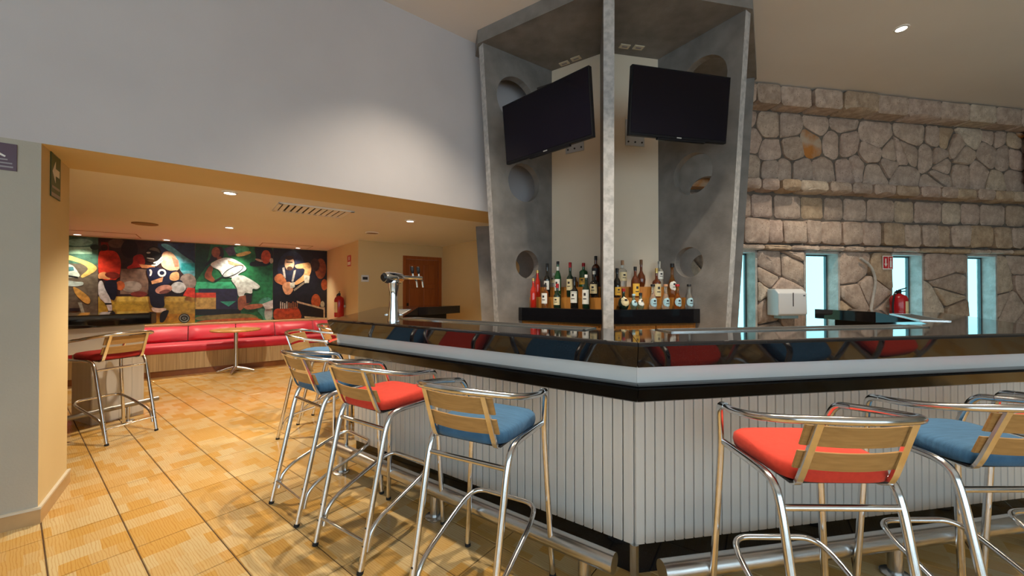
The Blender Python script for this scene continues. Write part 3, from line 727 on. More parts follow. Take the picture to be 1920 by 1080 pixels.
ROW = {1: (0.37, ZB), 2: (0.235, ZB+0.11), 3: (0.10, ZB+0.22)}
def bottle(bay, px, row, ytop, shape, glass, cap, caplen, label=None, lz=(0.15, 0.5), text='', mark=True, r=0.038, capr=None, lab2=None, height=None, u=None, extra=None, group=None):
    by = BAYS[bay]; d, z0 = ROW[row]; z0 += 0.001
    if u is None:
        q = by.pt(0, d); s, zt = on_line(px, ytop, (q.x, q.y), (by.d.x, by.d.y)); u = s; H = zt-z0
    else: H = height
    p = by.pt(u, d)
    t = thing('bottle', text, 'bottle', (p.x, p.y, z0), math.atan2(-by.n.x, by.n.y)+math.pi, group or ('bottles behind the bar on the left' if bay in ('L', 'LL') else 'bottles behind the bar on the right'))
    hb = H-caplen; nr = 0.014
    if shape == 'slim': prof = [(0, 0), (r*.9, 0), (r, 0.01), (r, hb*0.62), (r*0.75, hb*0.72), (nr, hb*0.82), (nr*0.95, hb), (0, hb)]
    elif shape == 'shoulder': prof = [(0, 0), (r*.92, 0), (r, 0.01), (r, hb*0.60), (r*0.93, hb*0.66), (nr*1.3, hb*0.74), (nr, hb*0.80), (nr, hb), (0, hb)]
    elif shape == 'round': prof = [(0, 0), (r*.75, 0), (r*.98, hb*0.15), (r*1.08, hb*0.32), (r*.95, hb*0.50), (r*.5, hb*0.64), (nr, hb*0.74), (nr, hb), (0, hb)]
    elif shape == 'tequila': prof = [(0, 0), (r*.95, 0), (r*1.02, 0.015), (r, hb*0.40), (r*.72, hb*0.55), (nr*1.2, hb*0.68), (nr, hb*0.75), (nr, hb*0.97), (nr*1.25, hb), (0, hb)]
    else: prof = [(0, 0), (r, 0), (r*1.02, 0.01), (r*1.02, hb*0.74), (r*0.8, hb*0.80), (nr*1.1, hb*0.86), (nr, hb), (0, hb)]
    MB().lathe(prof, seg=18).build('glass', M[glass], t, smooth=True)
    cr = capr or nr*1.12
    MB().lathe([(0, hb+0.0005), (cr, hb+0.0005), (cr*1.02, H-0.004), (cr*0.9, H), (0, H)], seg=14).build('cap', M[cap], t, smooth=True)
    def rad(z):
        for i in range(len(prof)-1):
            (r0, a0), (r1, a1) = prof[i], prof[i+1]
            if a1 > a0 and a0 <= z <= a1: return r0+(r1-r0)*(z-a0)/(a1-a0)
        return r
    if label:
        z_0, z_1 = lz[0]*H, lz[1]*H; w = math.radians(62); c0 = -math.pi/2
        if shape in ('round', 'tequila'):      # round printed seal
            zc, hh = (z_0+z_1)/2, (z_1-z_0)/2; m = MB(); n = 10; vs = []; fs = []
            for i in range(n+1):
                zz = zc-hh+2*hh*i/n; ww = math.sqrt(max(0.0, 1-((zz-zc)/hh)**2))*hh/rad(zz)
                for k in range(7): aa = c0-ww+2*ww*k/6; rr = rad(zz)+0.0008; vs.append((rr*math.cos(aa), rr*math.sin(aa), zz))
            for i in range(n):
                for k in range(6): fs.append((i*7+k, i*7+k+1, i*7+7+k+1, i*7+7+k))
            lb = m.add(vs, fs).build('label', M[label], t, smooth=2)
        else:
            lb = MB().lathe([(rad(z_0)+0.0008, z_0), (rad((z_0+z_1)/2)+0.0008, (z_0+z_1)/2), (rad(z_1)+0.0008, z_1)], seg=12, a0=c0-w, a1=c0+w).build('label', M[label], t, smooth=2)
        if mark:
            zc, hh = (z_0+z_1)/2, (z_1-z_0)/2; rr = rad(zc)+0.0016; m = MB()
            for (za, zb, ww) in ((zc+hh*0.15, zc+hh*0.55, 0.35), (zc-hh*0.35, zc-hh*0.2, 0.55)):
                MB().lathe([(rr, za), (rr, zb)], seg=6, a0=c0-ww*0.8, a1=c0+ww*0.8).build('print', M['label_dark'], lb, smooth=2)
    if lab2:
        mname, a_, b_ = lab2
        MB().lathe([(rad(a_*H)+0.0008, a_*H), (rad(b_*H)+0.0008, b_*H)], seg=16).build('neck_label', M[mname], t, smooth=2)
    return t
B = bottle
B('L', 1000, 1, 522, 'slim', 'g_red', 'gold', 0.03, None, text='red bottle with gold cap, leftmost of the front row', r=0.034)
B('L', 1008, 2, 507, 'slim', 'g_red', 'gold', 0.03, None, text='red bottle with gold cap in the second row by the left fin', r=0.03)
B('L', 1022, 1, 533, 'square', 'g_amber', 'black_plastic', 0.03, 'label_white', (0.18, 0.62), 'amber bottle with big white label beside the red bottle', r=0.037)
B('L', 1026, 2, 494, 'shoulder', 'g_dark', 'black_plastic', 0.045, 'label_white', (0.22, 0.48), 'dark tall bottle with black cap behind the amber bottle', r=0.036)
B('L', 1046, 2, 490, 'slim', 'g_green', 'black_plastic', 0.035, 'label_white', (0.18, 0.50), 'green bottle with white neck band and black cap, left bay', r=0.036, lab2=('label_white', 0.74, 0.85))
B('L', 1045, 1, 532, 'shoulder', 'g_dgreen', 'cap_red', 0.045, 'label_cream', (0.13, 0.45), 'short dark green bottle with red cap and cream label', r=0.040)
B('L', 1069, 2, 492, 'shoulder', 'g_dgreen', 'cap_red', 0.055, 'label_cream', (0.20, 0.52), 'dark green bottle with tall red cap in the second row', r=0.038)
B('L', 1077, 1, 519, 'shoulder', 'g_dark', 'black_plastic', 0.045, 'label_white', (0.18, 0.54), 'black bottle with large white label, left of the green one', r=0.040)
B('L', 1094, 3, 493, 'square', 'g_green', 'cap_red', 0.04, 'label_yellow', (0.10, 0.38), 'broad green bottle with red cap and yellow label, back row', r=0.045, capr=0.018)
B('L', 1099, 1, 515, 'slim', 'g_dgreen', 'label_white', 0.032, 'label_white', (0.14, 0.56), 'green bottle with white cap and tall white label', r=0.038)
B('L', 1114, 2, 508, 'shoulder', 'g_dark', 'label_white', 0.035, 'label_cream', (0.15, 0.50), 'dark bottle with white cap and broad cream label near the middle fin', r=0.042)
B('L', 1117, 3, 480, 'square', 'g_brown', 'black_plastic', 0.045, 'label_dark', (0.35, 0.60), 'tallest bottle with slanting dark label beside the middle fin', r=0.040, mark=False)
B('L', 1038, 3, 512, 'square', 'g_clear', 'label_white', 0.03, 'label_cream', (0.3, 0.7), 'pale clear bottle at the back of the left bay', r=0.036)
B('L', 1079, 3, 520, 'slim', 'g_amber', 'gold', 0.02, None, text='small amber bottle at the back between the green bottles', r=0.03)
B('R', 1157, 2, 503, 'slim', 'g_dark', 'black_plastic', 0.045, 'label_yellow', (0.08, 0.36), 'dark bottle with yellow label right of the middle fin', r=0.036)
B('R', 1167, 3, 488, 'square', 'g_clear', 'cork', 0.05, 'label_cream', (0.22, 0.55), 'clear bottle with cork and cream label, back row right', r=0.043)
B('R', 1191, 2, 500, 'slim', 'g_brown', 'black_plastic', 0.04, 'label_yellow', (0.05, 0.45), 'brown bottle with yellow shield label, right bay second row', r=0.042)
B('R', 1202, 3, 487, 'round', 'g_brown', 'cap_brown', 0.055, None, text='round dark brandy bottle with long brown cap in the back row', r=0.042)
B('R', 1231, 2, 503, 'shoulder', 'g_brown', 'gold', 0.05, 'label_cream', (0.04, 0.46), 'brown bottle with gold cap and cream label, right bay', r=0.043)
B('R', 1236, 3, 490, 'square', 'g_clear', 'g_clear', 0.04, 'label_white', (0.30, 0.6), 'clear bottle with white label behind the gold capped bottle', r=0.040)
B('R', 1260, 2, 494, 'tequila', 'g_amber', 'black_plastic', 0.04, 'label_white', (0.20, 0.48), 'amber tequila bottle with black stopper standing behind the front row', r=0.043, capr=0.02)
B('R', 1169, 1, 541, 'round', 'g_dgreen', 'cap_red', 0.03, 'label_cream', (0.14, 0.60), 'squat dark bottle with round cream seal', r=0.050)
B('R', 1188, 1, 551, 'round', 'g_teal', 'label_blue', 0.02, 'label_blue', (0.18, 0.62), 'squat pale teal bottle beside the white sealed one', r=0.032)
B('R', 1201, 1, 549, 'round', 'g_teal', 'black_plastic', 0.03, 'label_white', (0.18, 0.66), 'squat teal bottle with round white seal', r=0.032)
for px, cp, g, tx in ((1224, 'black_plastic', 'g_clear', 'clear tequila bottle with black stopper, left of the four alike'), (1248, 'cork', 'g_clear', 'clear tequila bottle with orange stopper in the front row'),
                      (1270, 'cap_red', 'g_amber', 'amber tequila bottle with red stopper in the front row'), (1292, 'black_plastic', 'g_clear', 'clear tequila bottle with black stopper, rightmost of the bottles')):
    B('R', px, 1, 533, 'tequila', g, cp, 0.022, 'label_blue', (0.08, 0.45), tx, r=0.036, capr=0.021)
for k, (u, g) in enumerate(((0.30, 'g_dark'), (0.42, 'g_red'), (0.54, 'g_brown'))):
    B('LL', 0, 1, 0, 'slim', g, 'cap_red' if k else 'black_plastic', 0.04, None, u=u, height=0.30, text=('dark', 'red', 'brown')[k]+' bottle seen through the low hole of the left fin', r=0.036)
for k, (u, g) in enumerate(((0.18, 'g_clear'), (0.34, 'g_brown'))):
    B('RR', 0, 1, 0, 'slim', g, 'black_plastic', 0.04, None, u=u, height=0.30, text=('clear', 'brown')[k]+' bottle seen through the low hole of the right fin', r=0.036)

# ------------------------------------------------------------------ bar stools
def make_stool():
    t = thing('bar_stool', 'x', 'stool'); r = 0.0142
    for s in (-1, 1):
        # front leg runs up past the seat into the arm
        pts = fillet([(s*.244, .22, 0.012), (s*.205, .207, .70), (s*.214, .195, .80), (s*.235, .160, .905), (s*.246, .09, .915)], [0.1, 0.08, 0.045])
        l = MB().tube(pts, r, 10).build('leg', M['alu'], t, smooth=True)
        MB().tube([(s*.2445, .2202, 0), (s*.2443, .220, 0.016)], r*1.12, 10).build('foot_cap', M['rubber'], l, smooth=True)
        # rear leg bends forward into the seat rail
        pts = fillet([(s*.195, -.301, 0.012), (s*.198, -.150, .690), (s*.200, -.105, .738), (s*.200, .195, .736)], [0.10, 0.06])
        l = MB().tube(pts, r, 10).build('leg', M['alu'], t, smooth=True)
        MB().tube([(s*.195, -.3035, 0), (s*.195, -.300, 0.016)], r*1.12, 10).build('foot_cap', M['rubber'], l, smooth=True)
        for z in (0.125, 0.205):
            f = z/0.69; y = -.301+.151*f
            MB().tube([(s*.195, y-0.012, z), (s*.195, y-0.0165, z)], 0.0055, 8).build('bolt', M['black_plastic'], l)
        # flat back upright, hooked under the seat
        u = MB(); pts = fillet([(s*.135, -.02, .733), (s*.148, -.155, .728), (s*.150, -.178, .765), (s*.144, -.256, .972)], [0.03, 0.03], 4)
        for k in range(len(pts)-1):
            pass
        hw, hd = 0.011, 0.0055; vs = []; n = len(pts)
        for k in range(n):
            a = pts[max(0, k-1)]; b = pts[min(n-1, k+1)]; tg = (b-a).normalized(); sx = Vector((1, 0, 0)); nr = tg.cross(sx).normalized()
            for cx, cy in ((-hw, -hd), (hw, -hd), (hw, hd), (-hw, hd)): vs.append(pts[k]+sx*cx+nr*cy)
        fs = [(k*4+i, k*4+(i+1)%4, k*4+4+(i+1)%4, k*4+4+i) for k in range(n-1) for i in range(4)]+[(3, 2, 1, 0), tuple(range(4*n-4, 4*n))]
        o = u.add(vs, fs).build('back_upright', M['alu'], t, smooth=True); fixn(o)
    arm = catmull([(-.246, .09, .915), (-.268, .0, .928), (-.262, -.10, .943), (-.225, -.195, .962), (-.135, -.262, .978), (0, -.285, .982),
                   (.135, -.262, .978), (.225, -.195, .962), (.262, -.10, .943), (.268, .0, .928), (.246, .09, .915)], 5)
    MB().tube(arm, 0.0135, 10).build('arm_rail', M['alu'], t, smooth=True)
    # curved wooden slats
    for z0, z1, yo in ((0.795, 0.862, -.190), (0.882, 0.955, -.222)):
        m = MB(); N = 10; vs = []; lean = (z1-z0)*0.38
        for k in range(N+1):
            x = -.172+.344*k/N; c = -0.030*(1-(x/.172)**2)+0.014
            for (dy, z) in ((0, z0), (0.010, z0), (0.010-lean, z1), (-lean, z1)): vs.append((x, yo+c+dy, z))
        fs = [(k*4+i, k*4+(i+1)%4, k*4+4+(i+1)%4, k*4+4+i) for k in range(N) for i in range(4)]+[(0, 1, 2, 3), tuple(range(4*N+3, 4*N-1, -1))]
        fixn(m.add(vs, fs).build('back_slat', M['slat'], t, smooth=True, bevel=0.002))
    MB().tube([(-.197, -.155, .655), (.197, -.155, .655)], 0.011, 10).build('stretcher', M['alu'], t, smooth=True)
    MB().tube([(-.195, -.272, .135), (.195, -.272, .135)], 0.009, 10).build('stretcher', M['alu'], t, smooth=True)
    half = [(-.190, -.258, .085), (-.190, -.232, .20), (-.190, .13, .325), (-.150, .190, .342)]
    fl = fillet(half+[(-x, y, z) for x, y, z in half[::-1]], [0.10, 0.10, 0.05, 0.05, 0.10, 0.10], 5)
    MB().tube(fl, 0.0115, 10).build('foot_loop', M['alu'], t, smooth=True)
    # cushion
    m = MB(); N = 40; rings = []
    def se(k, sc, z, p=4.5):
        a = 2*math.pi*k/N; c, s = math.cos(a), math.sin(a)
        x = abs(c)**(2/p)*(1 if c >= 0 else -1); y = abs(s)**(2/p)*(1 if s >= 0 else -1)
        return (x*.192*sc*(1.0+0.04*y), y*.190*sc+0.012, z)
    for sc, z in ((0.90, .740), (0.98, .746), (1.0, .766), (0.985, .788), (0.93, .799), (0.75, .806), (0.4, .810)):
        rings.append([se(k, sc, z) for k in range(N)])
    vs = [v for r_ in rings for v in r_]; n = len(rings)
    fs = [(i*N+k, i*N+(k+1)%N, (i+1)*N+(k+1)%N, (i+1)*N+k) for i in range(n-1) for k in range(N)]
    vs.append((0, 0.012, .811)); fs += [((n-1)*N+k, (n-1)*N+(k+1)%N, len(vs)-1) for k in range(N)]; fs.append(tuple(range(N-1, -1, -1)))
    m.add(vs, fs).build('seat', M['red_cloth'], t, smooth=2)
    MB().box(-.165, .165, -.150, .175, .733, .741).build('seat_pan', M['black_plastic'], t)
    return t
proto = make_stool(); used = [False]; seat_mesh = {}
def stool(x, y, deg, cloth, lab, group='bar stools around the bar'):
    if not used[0]: t = proto; used[0] = True
    else: t = copy_tree(proto)
    t.location = (x, y, 0); t.rotation_euler = (0, 0, -math.radians(deg)); t['label'] = lab; t['group'] = group
    for ch in t.children:
        if ch.name.split('.')[0] == 'seat':
            if cloth not in seat_mesh:
                me = proto_seat.copy(); me.materials.clear(); me.materials.append(M[cloth]); seat_mesh[cloth] = me
            ch.data = seat_mesh[cloth]
    return t
proto_seat = [c for c in proto.children if c.name.split('.')[0] == 'seat'][0].data
stool(-0.123, 1.791, 27.5, 'blue_cloth', 'aluminium stool with blue seat, nearest on the left of the bar corner')
stool(1.089, 1.441, 0.7, 'red_cloth', 'aluminium stool with orange red seat right of the bar corner')
stool(-0.731, 2.247, 33.5, 'red_cloth', 'aluminium stool with red seat between two blue stools')
stool(-1.211, 2.624, 39.6, 'blue_cloth', 'aluminium stool with dark blue seat, left of the red seated one')
stool(-1.880, 3.813, 86.0, 'blue_cloth', 'aluminium stool with blue seat at the far left end of the bar')
stool(-1.960, 4.560, 74.0, 'red_cloth', 'farthest aluminium stool with red seat by the bar end')
stool(1.813, 1.561, -0.3, 'blue_cloth', 'aluminium stool with blue seat at the right edge of the view')
stool(2.480, 1.640, -4.0, 'red_cloth', 'aluminium stool showing little but its arm at the right edge')
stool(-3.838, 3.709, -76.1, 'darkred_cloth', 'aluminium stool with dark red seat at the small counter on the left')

# ------------------------------------------------------------------ small counter on the left
ca = math.radians(24); cu = V2(-math.sin(ca), -math.cos(ca)); cn = V2(math.cos(ca), -math.sin(ca)); CE = V2(-4.12, 4.35)
def cp(t, o): p = CE+cu*t+cn*o; return (p.x, p.y)
c0 = cp(0.8, -0.3); ct = thing('side_counter', 'small counter with black top and pale pedestal on the left', 'counter', (c0[0], c0[1], 0)); co_ = (c0[0], c0[1], 0)
rnd = [cp(-0.02, -0.62), cp(-0.09, -0.55), cp(-0.13, -0.40), cp(-0.13, -0.10), cp(-0.10, 0.02), cp(-0.02, 0.09)]
MB().prism([cp(1.75, 0.09), cp(1.75, -0.62)]+rnd, 1.0, 1.13).build('counter_top', M['granite'], ct, origin=co_, bevel=0.012)
MB().prism([cp(0.0, 0.0), cp(1.7, 0.0), cp(1.7, -0.50), cp(0.0, -0.50)], 0.74, 0.999).build('apron', M['band_white'], ct, origin=co_)
pd = MB().prism([cp(0.012, -0.012), cp(0.42, -0.012), cp(0.42, -0.45), cp(0.012, -0.45)], 0.0, 0.739).build('pedestal', M['board'], ct, origin=co_)
MB().prism([cp(1.3, -0.012), cp(1.65, -0.012), cp(1.65, -0.45), cp(1.3, -0.45)], 0.0, 0.739).build('pedestal', M['board'], ct, origin=co_)
for k in range(4):
    MB().prism([cp(0.002+k*0.104, 0.0), cp(0.104+k*0.104, 0.0), cp(0.104+k*0.104, -0.0115), cp(0.002+k*0.104, -0.0115)], 0.0, 0.739).build('board', M['board'], ct, origin=co_)
fr = cp(0.6, 0.20); ft = thing('foot_rail', 'thin dark steel foot rail in front of the small left counter', 'foot rail', (fr[0], fr[1], 0)); fo = (fr[0], fr[1], 0)
a_, b_ = cp(-0.07, 0.13), cp(1.6, 0.32)
MB().tube([(a_[0], a_[1], 0.17), (b_[0], b_[1], 0.17)], 0.025, 14).build('rail_pipe', M['steel_dark'], ft, smooth=True, origin=fo)
for f in (0.16, 0.80):
    p = V2(*a_).lerp(V2(*b_), f); q = MB().tube([(p.x, p.y, 0.006), (p.x, p.y, 0.16)], 0.016, 10).build('post', M['steel'], ft, smooth=True, origin=fo)
    MB().lathe([(0, 0.010), (0.05, 0.010), (0.055, 0.0), (0, 0)], (p.x, p.y, 0)).build('flange', M['steel'], q, smooth=True, origin=fo)

# ------------------------------------------------------------------ red bench under the mural
FO = V2(-5.73, 6.05); DB = 0.78
def fp(s, b=0.0): p = FO+WD*s+NB*b; return (p.x, p.y)
sa, sb = -3.4, (Y0-FO).dot(WD)-0.01
bn = thing('bench', 'long crimson upholstered bench with pale boarded base under the mural', 'bench', (*fp(0, 0.4), 0)); bo = (*fp(0, 0.4), 0)
MB().prism([fp(sa, 0.03), fp(sb, 0.03), fp(sb, 0.1), fp(sa, 0.1)], 0.0, 0.10).build('plinth', M['plinth'], bn, origin=bo)
MB().prism([fp(sa, 0.03), fp(sb, 0.03), fp(sb, DB-0.03), fp(sa, DB-0.03)], 0.10, 0.36).build('base', M['dark_gap'], bn, origin=bo)
x = sa; k = 0
while x < sb-0.02:
    x1 = min(x+0.118, sb)
    MB().prism([fp(x+0.001, 0.012), fp(x1-0.001, 0.012), fp(x1-0.001, 0.0295), fp(x+0.001, 0.0295)], 0.095, 0.365).build('board', M['bench_board'], bn, origin=bo); x = x1
def soft_box(s0, s1, b0, b1, z0, z1, lean, name, parent, org, puff=0.02, ns=8, nz=6):
    # rounded upholstered block in (s, z) with depth b0..b1, leaning back with height
    m = MB(); g = []
    for j in range(nz+1):
        for i in range(ns+1):
            u, v = i/ns, j/nz; e = (1-abs(2*u-1)**6)*(1-abs(2*v-1)**4)
            cr = 1-0.5*(1-e)
            s = s0+(s1-s0)*u; z = z0+(z1-z0)*v-0.012*(abs(2*u-1)**8)*(1 if v > 0.5 else -1)
            p = fp(s, b0-puff*e+puff*0.9*(1-e)+lean*v); g.append((p[0], p[1], z))
    n = len(g)
    for j in range(nz+1):
        for i in range(ns+1):
            u, v = i/ns, j/nz; p = fp(s0+(s1-s0)*u, b1); g.append((p[0], p[1], z0+(z1-z0)*v))
    W = ns+1; fs = []
    for j in range(nz):
        for i in range(ns):
            a = j*W+i; fs.append((a, a+1, a+W+1, a+W)); fs.append((n+a, n+a+W, n+a+W+1, n+a+1))
    for i in range(ns): fs.append((i, n+i, n+i+1, i+1)); a = nz*W+i; fs.append((a, a+1, n+a+1, n+a))
    for j in range(nz): a = j*W; fs.append((a, a+W, n+a+W, n+a)); a = j*W+ns; fs.append((a, n+a, n+a+W, a+W))
    o = m.add(g, fs).build(name, M['sofa_red'], parent, smooth=True, origin=org); fixn(o); return o
cuts = [sa, sa+1.1]+[on_line(px, 630, (fp(0, 0.42)), (WD.x, WD.y))[0] for px in (352, 443, 517, 590)]+[sb]
cuts = [c for i, c in enumerate(cuts) if i == 0 or c > cuts[i-1]+0.2]
soft_box(sa, sb, 0.0, DB-0.03, 0.366, 0.50, 0.0, 'seat_cushion', bn, bo, 0.018, 30)
for i in range(len(cuts)-1):
    soft_box(cuts[i]+0.006, cuts[i+1]-0.006, 0.44, DB-0.03, 0.503, 0.755, 0.16, 'back_cushion', bn, bo, 0.045, 12)
# pale shelf strip above the cushions
MB().prism([fp(sa, DB-0.10), fp(sb, DB-0.10), fp(sb, DB-0.002), fp(sa, DB-0.002)], 0.757, 0.79).build('top_rail', M['wall_yellow'], bn, origin=bo)

# round table
tp = on_z(442, 698, 0)
tb = thing('bistro_table', 'round honey coloured bistro table on chrome pole before the bench', 'table', (tp.x, tp.y, 0))
MB().lathe([(0, 0.70), (0.345, 0.70), (0.355, 0.708), (0.355, 0.722), (0.345, 0.73), (0, 0.73)], seg=40).build('table_top', M['table_wood'], tb, smooth=True)
MB().lathe([(0, 0.05), (0.045, 0.05), (0.032, 0.12), (0.028, 0.4), (0.032, 0.69), (0.09, 0.70), (0, 0.70)], seg=18).build('pole', M['steel'], tb, smooth=True)
for k in range(4):
    a = math.radians(20+90*k); m = MB(); m.tube([(0, 0, 0.085), (0.12*math.cos(a), 0.12*math.sin(a), 0.06), (0.27*math.cos(a), 0.27*math.sin(a), 0.018)], [0.034, 0.026, 0.016], 10)
    m.build('foot', M['steel'], tb, smooth=True)

# ------------------------------------------------------------------ mural of sports photographs (flat print on the wall)
MZ0, MZ1 = 0.80, ZL-0.012
mq = (MO.x, MO.y); mdir = (WD.x, WD.y)
mural = thing('photo_mural', 'wide sports photo mural of football, tennis and basketball players', 'mural', (MO.x+WD.x*1.8, MO.y+WD.y*1.8, MZ0)); mo_ = (MO.x+WD.x*1.8, MO.y+WD.y*1.8, MZ0)
PM = {}
def pm(c):
    if c not in PM:
        h = [((x/255)/12.92 if x/255 <= 0.04045 else ((x/255+0.055)/1.055)**2.4) for x in c]
        PM[c] = add_noise(mat('print_%02x%02x%02x' % c, tuple(h), 0.35), tuple(min(1, v*0.55) for v in h), 16, 8, 0.38, 0.66)
    return PM[c]
class Picture:
    def __init__(s, ox, oy, base=0.006): s.mb = MB(); s.mats = []; s.ox, s.oy = ox, oy; s.k = 0; s.base = base
    def sz(s, x, y):
        return on_line(s.ox+x*260/1478, s.oy+y*260/1478, mq, mdir)
    def poly(s, col, pts, raw=False):
        m = pm(col)
        if not raw and len(pts) > 4 and len(pts) < 16:          # soften the outline
            for _ in range(2):
                q = []
                for i in range(len(pts)):
                    a, b = pts[i], pts[(i+1)%len(pts)]
                    q += [(a[0]*.78+b[0]*.22, a[1]*.78+b[1]*.22), (a[0]*.22+b[0]*.78, a[1]*.22+b[1]*.78)]
                pts = q
        if m not in s.mats: s.mats.append(m)
        s.k += 1; d = s.base+0.0004*s.k; vs = []
        for q in pts:
            a, z = q if raw else s.sz(*q)
            z = max(MZ0, min(MZ1, z)); p = MO+WD*a-NB*d; vs.append((p.x, p.y, z))
        ar = 0
        s.mb.add(vs, [tuple(range(len(vs)))], s.mats.index(m))
    def rect(s, col, x0, y0, x1, y1): s.poly(col, [(x0, y1), (x1, y1), (x1, y0), (x0, y0)])
    def ell(s, col, cx, cy, rx, ry, n=18, rot=0.0):
        c, sn = math.cos(rot), math.sin(rot)
        s.poly(col, [(cx+rx*math.cos(2*math.pi*i/n)*c-ry*math.sin(2*math.pi*i/n)*sn, cy+rx*math.cos(2*math.pi*i/n)*sn+ry*math.sin(2*math.pi*i/n)*c) for i in range(n)])
    def ring(s, col, cx, cy, rx, ry, w_, n=20, rot=0.0):
        c, sn = math.cos(rot), math.sin(rot)
        for i in range(n):
            a0, a1 = 2*math.pi*i/n, 2*math.pi*(i+1)/n; q = []
            for a, f in ((a0, 1), (a1, 1), (a1, 0), (a0, 0)):
                X, Y = (rx-(0 if f else w_))*math.cos(a), (ry-(0 if f else w_))*math.sin(a); q.append((cx+X*c-Y*sn, cy+X*sn+Y*c))
            k = s.k; s.poly(col, q); s.k = k
        s.k += 1
    def done(s, name, lab):
        o = s.mb.build(name, s.mats, mural, origin=mo_)
        bm = bmesh.new(); bm.from_mesh(o.data)
        for f in bm.faces:
            if f.normal.dot(Vector((-NB.x, -NB.y, 0))) < 0: f.normal_flip()
        bm.to_mesh(o.data); bm.free(); o['label'] = lab
        return o
SX = lambda px: on_line(px, 500, mq, mdir)[0]
smax = (Y0-MO).dot(WD)-0.004
mb = MB(); 
for a, b in ((-2.5, SX(184)-0.002), (SX(184), SX(366)-0.002), (SX(366), SX(512)-0.002), (SX(512), smax)):
    q = [MO+WD*a-NB*0.0005, MO+WD*b-NB*0.0005, MO+WD*b-NB*0.006, MO+WD*a-NB*0.006]
    MB().prism([(p.x, p.y) for p in q], MZ0, MZ1).build('board_panel', pm((40, 26, 30)), mural, origin=mo_)
# picture 1: player in white and yellow on grey turf
p = Picture(120, 430); s0 = -2.5; e1 = SX(184)
p.poly((104, 96, 84), [(s0, MZ0), (e1, MZ0), (e1, MZ1), (s0, MZ1)], True)
p.poly((70, 110, 96), [(s0, 1.86), (e1, 1.80), (e1, MZ1), (s0, MZ1)], True)
p.rect((150, 190, 165), -60, 190, 300, 262); p.ell((120, 160, 140), 160, 140, 150, 40); p.ell((30, 50, 44), 330, 190, 50, 30)
p.poly((222, 190, 110), [(-60, 250), (35, 268), (150, 308), (290, 355), (360, 408), (335, 450), (200, 522), (172, 500), (262, 432), (240, 392), (140, 345), (-60, 300)])
p.poly((196, 214, 206), [(-60, 360), (90, 375), (135, 430), (180, 500), (120, 520), (-60, 500)]); p.poly((30, 34, 36), [(-60, 470), (150, 505), (150, 520), (-60, 492)])
p.poly((70, 120, 130), [(20, 400), (100, 400), (110, 440), (30, 450)])
p.poly((188, 208, 206), [(-60, 520), (130, 560), (212, 560), (205, 600), (90, 612), (-60, 590)])
p.poly((206, 160, 84), [(90, 600), (180, 648), (270, 720), (286, 770), (262, 800), (200, 772), (120, 690)])
p.poly((160, 170, 160), [(150, 780), (190, 780), (222, 890), (190, 896)]); p.rect((50, 44, 52), 60, 840, 170, 870)
p.done('picture', 'photo of a football player bending in white and yellow')
# picture 2: quarterback in red and a dark blue runner
p = Picture(120, 430, 0.0062); a, b = SX(184.5), SX(365.5)
p.poly((52, 34, 36), [(a, MZ0), (b, MZ0), (b, MZ1), (a, MZ1)], True)
p.rect((176, 150, 58), 366, 720, 1396, 1060); p.rect((196, 172, 82), 366, 715, 1396, 770); p.rect((178, 132, 40), 640, 900, 1396, 1060)
p.rect((120, 96, 84), 600, 420, 900, 690); p.ell((150, 140, 132), 720, 610, 110, 60); p.ell((120, 50, 44), 800, 690, 90, 30); p.ell((176, 90, 50), 600, 600, 50, 50)
p.rect((34, 50, 84), 1000, 150, 1396, 360); p.poly((96, 168, 186), [(1010, 160), (1110, 150), (1300, 300), (1396, 350), (1396, 560), (1240, 460), (1180, 270)])
p.rect((40, 150, 160), 1250, 360, 1396, 440); p.ell((150, 136, 130), 1320, 560, 90, 90)
p.ell((90, 70, 62), 560, 150, 90, 50); p.ell((24, 14, 22), 700, 210, 90, 100)
p.poly((186, 48, 30), [(366, 235), (440, 222), (560, 232), (612, 335), (602, 470), (560, 545), (440, 545), (366, 500)])
p.poly((120, 24, 26), [(395, 135), (470, 140), (485, 225), (400, 232)]); p.ell((40, 20, 22), 430, 195, 40, 34)
p.poly((214, 150, 100), [(366, 470), (440, 448), (475, 495), (500, 540), (430, 525), (366, 530)]); p.ell((110, 34, 26), 520, 490, 82, 34, rot=0.1)
p.poly((20, 22, 40), [(430, 545), (560, 535), (572, 640), (545, 770), (480, 730), (440, 640)])
p.poly((196, 196, 200), [(366, 560), (410, 540), (440, 640), (500, 740), (520, 870), (478, 882), (450, 790), (366, 720)]); p.rect((30, 26, 32), 440, 785, 510, 803); p.rect((24, 20, 24), 470, 868, 530, 884)
p.poly((172, 40, 28), [(735, 285), (835, 258), (872, 340), (850, 400), (760, 412), (680, 425), (668, 402), (738, 370)]); p.poly((206, 138, 92), [(800, 372), (960, 385), (985, 420), (830, 412)])
p.poly((222, 184, 150), [(1046, 250), (1100, 232), (1160, 250), (1228, 350), (1232, 440), (1120, 445), (1030, 390)]); p.poly((206, 120, 100), [(1150, 300), (1220, 330), (1225, 400), (1180, 400)])
p.ell((26, 24, 26), 958, 262, 84, 84); p.poly((96, 88, 78), [(900, 215), (950, 190), (1010, 210), (1030, 260), (990, 235), (940, 225)]); p.ell((206, 200, 190), 902, 250, 22, 9); p.ell((60, 44, 38), 930, 325, 44, 26); p.poly((214, 218, 220), [(950, 352), (1000, 338), (1046, 285), (1056, 300), (1012, 356), (960, 368)]); p.poly((200, 206, 208), [(930, 378), (985, 376), (1052, 322), (1056, 338), (990, 394), (935, 392)]); p.poly((214, 218, 220), [(982, 345), (996, 342), (990, 392), (976, 392)]); p.poly((190, 196, 198), [(885, 300), (960, 312), (962, 322), (885, 312)])
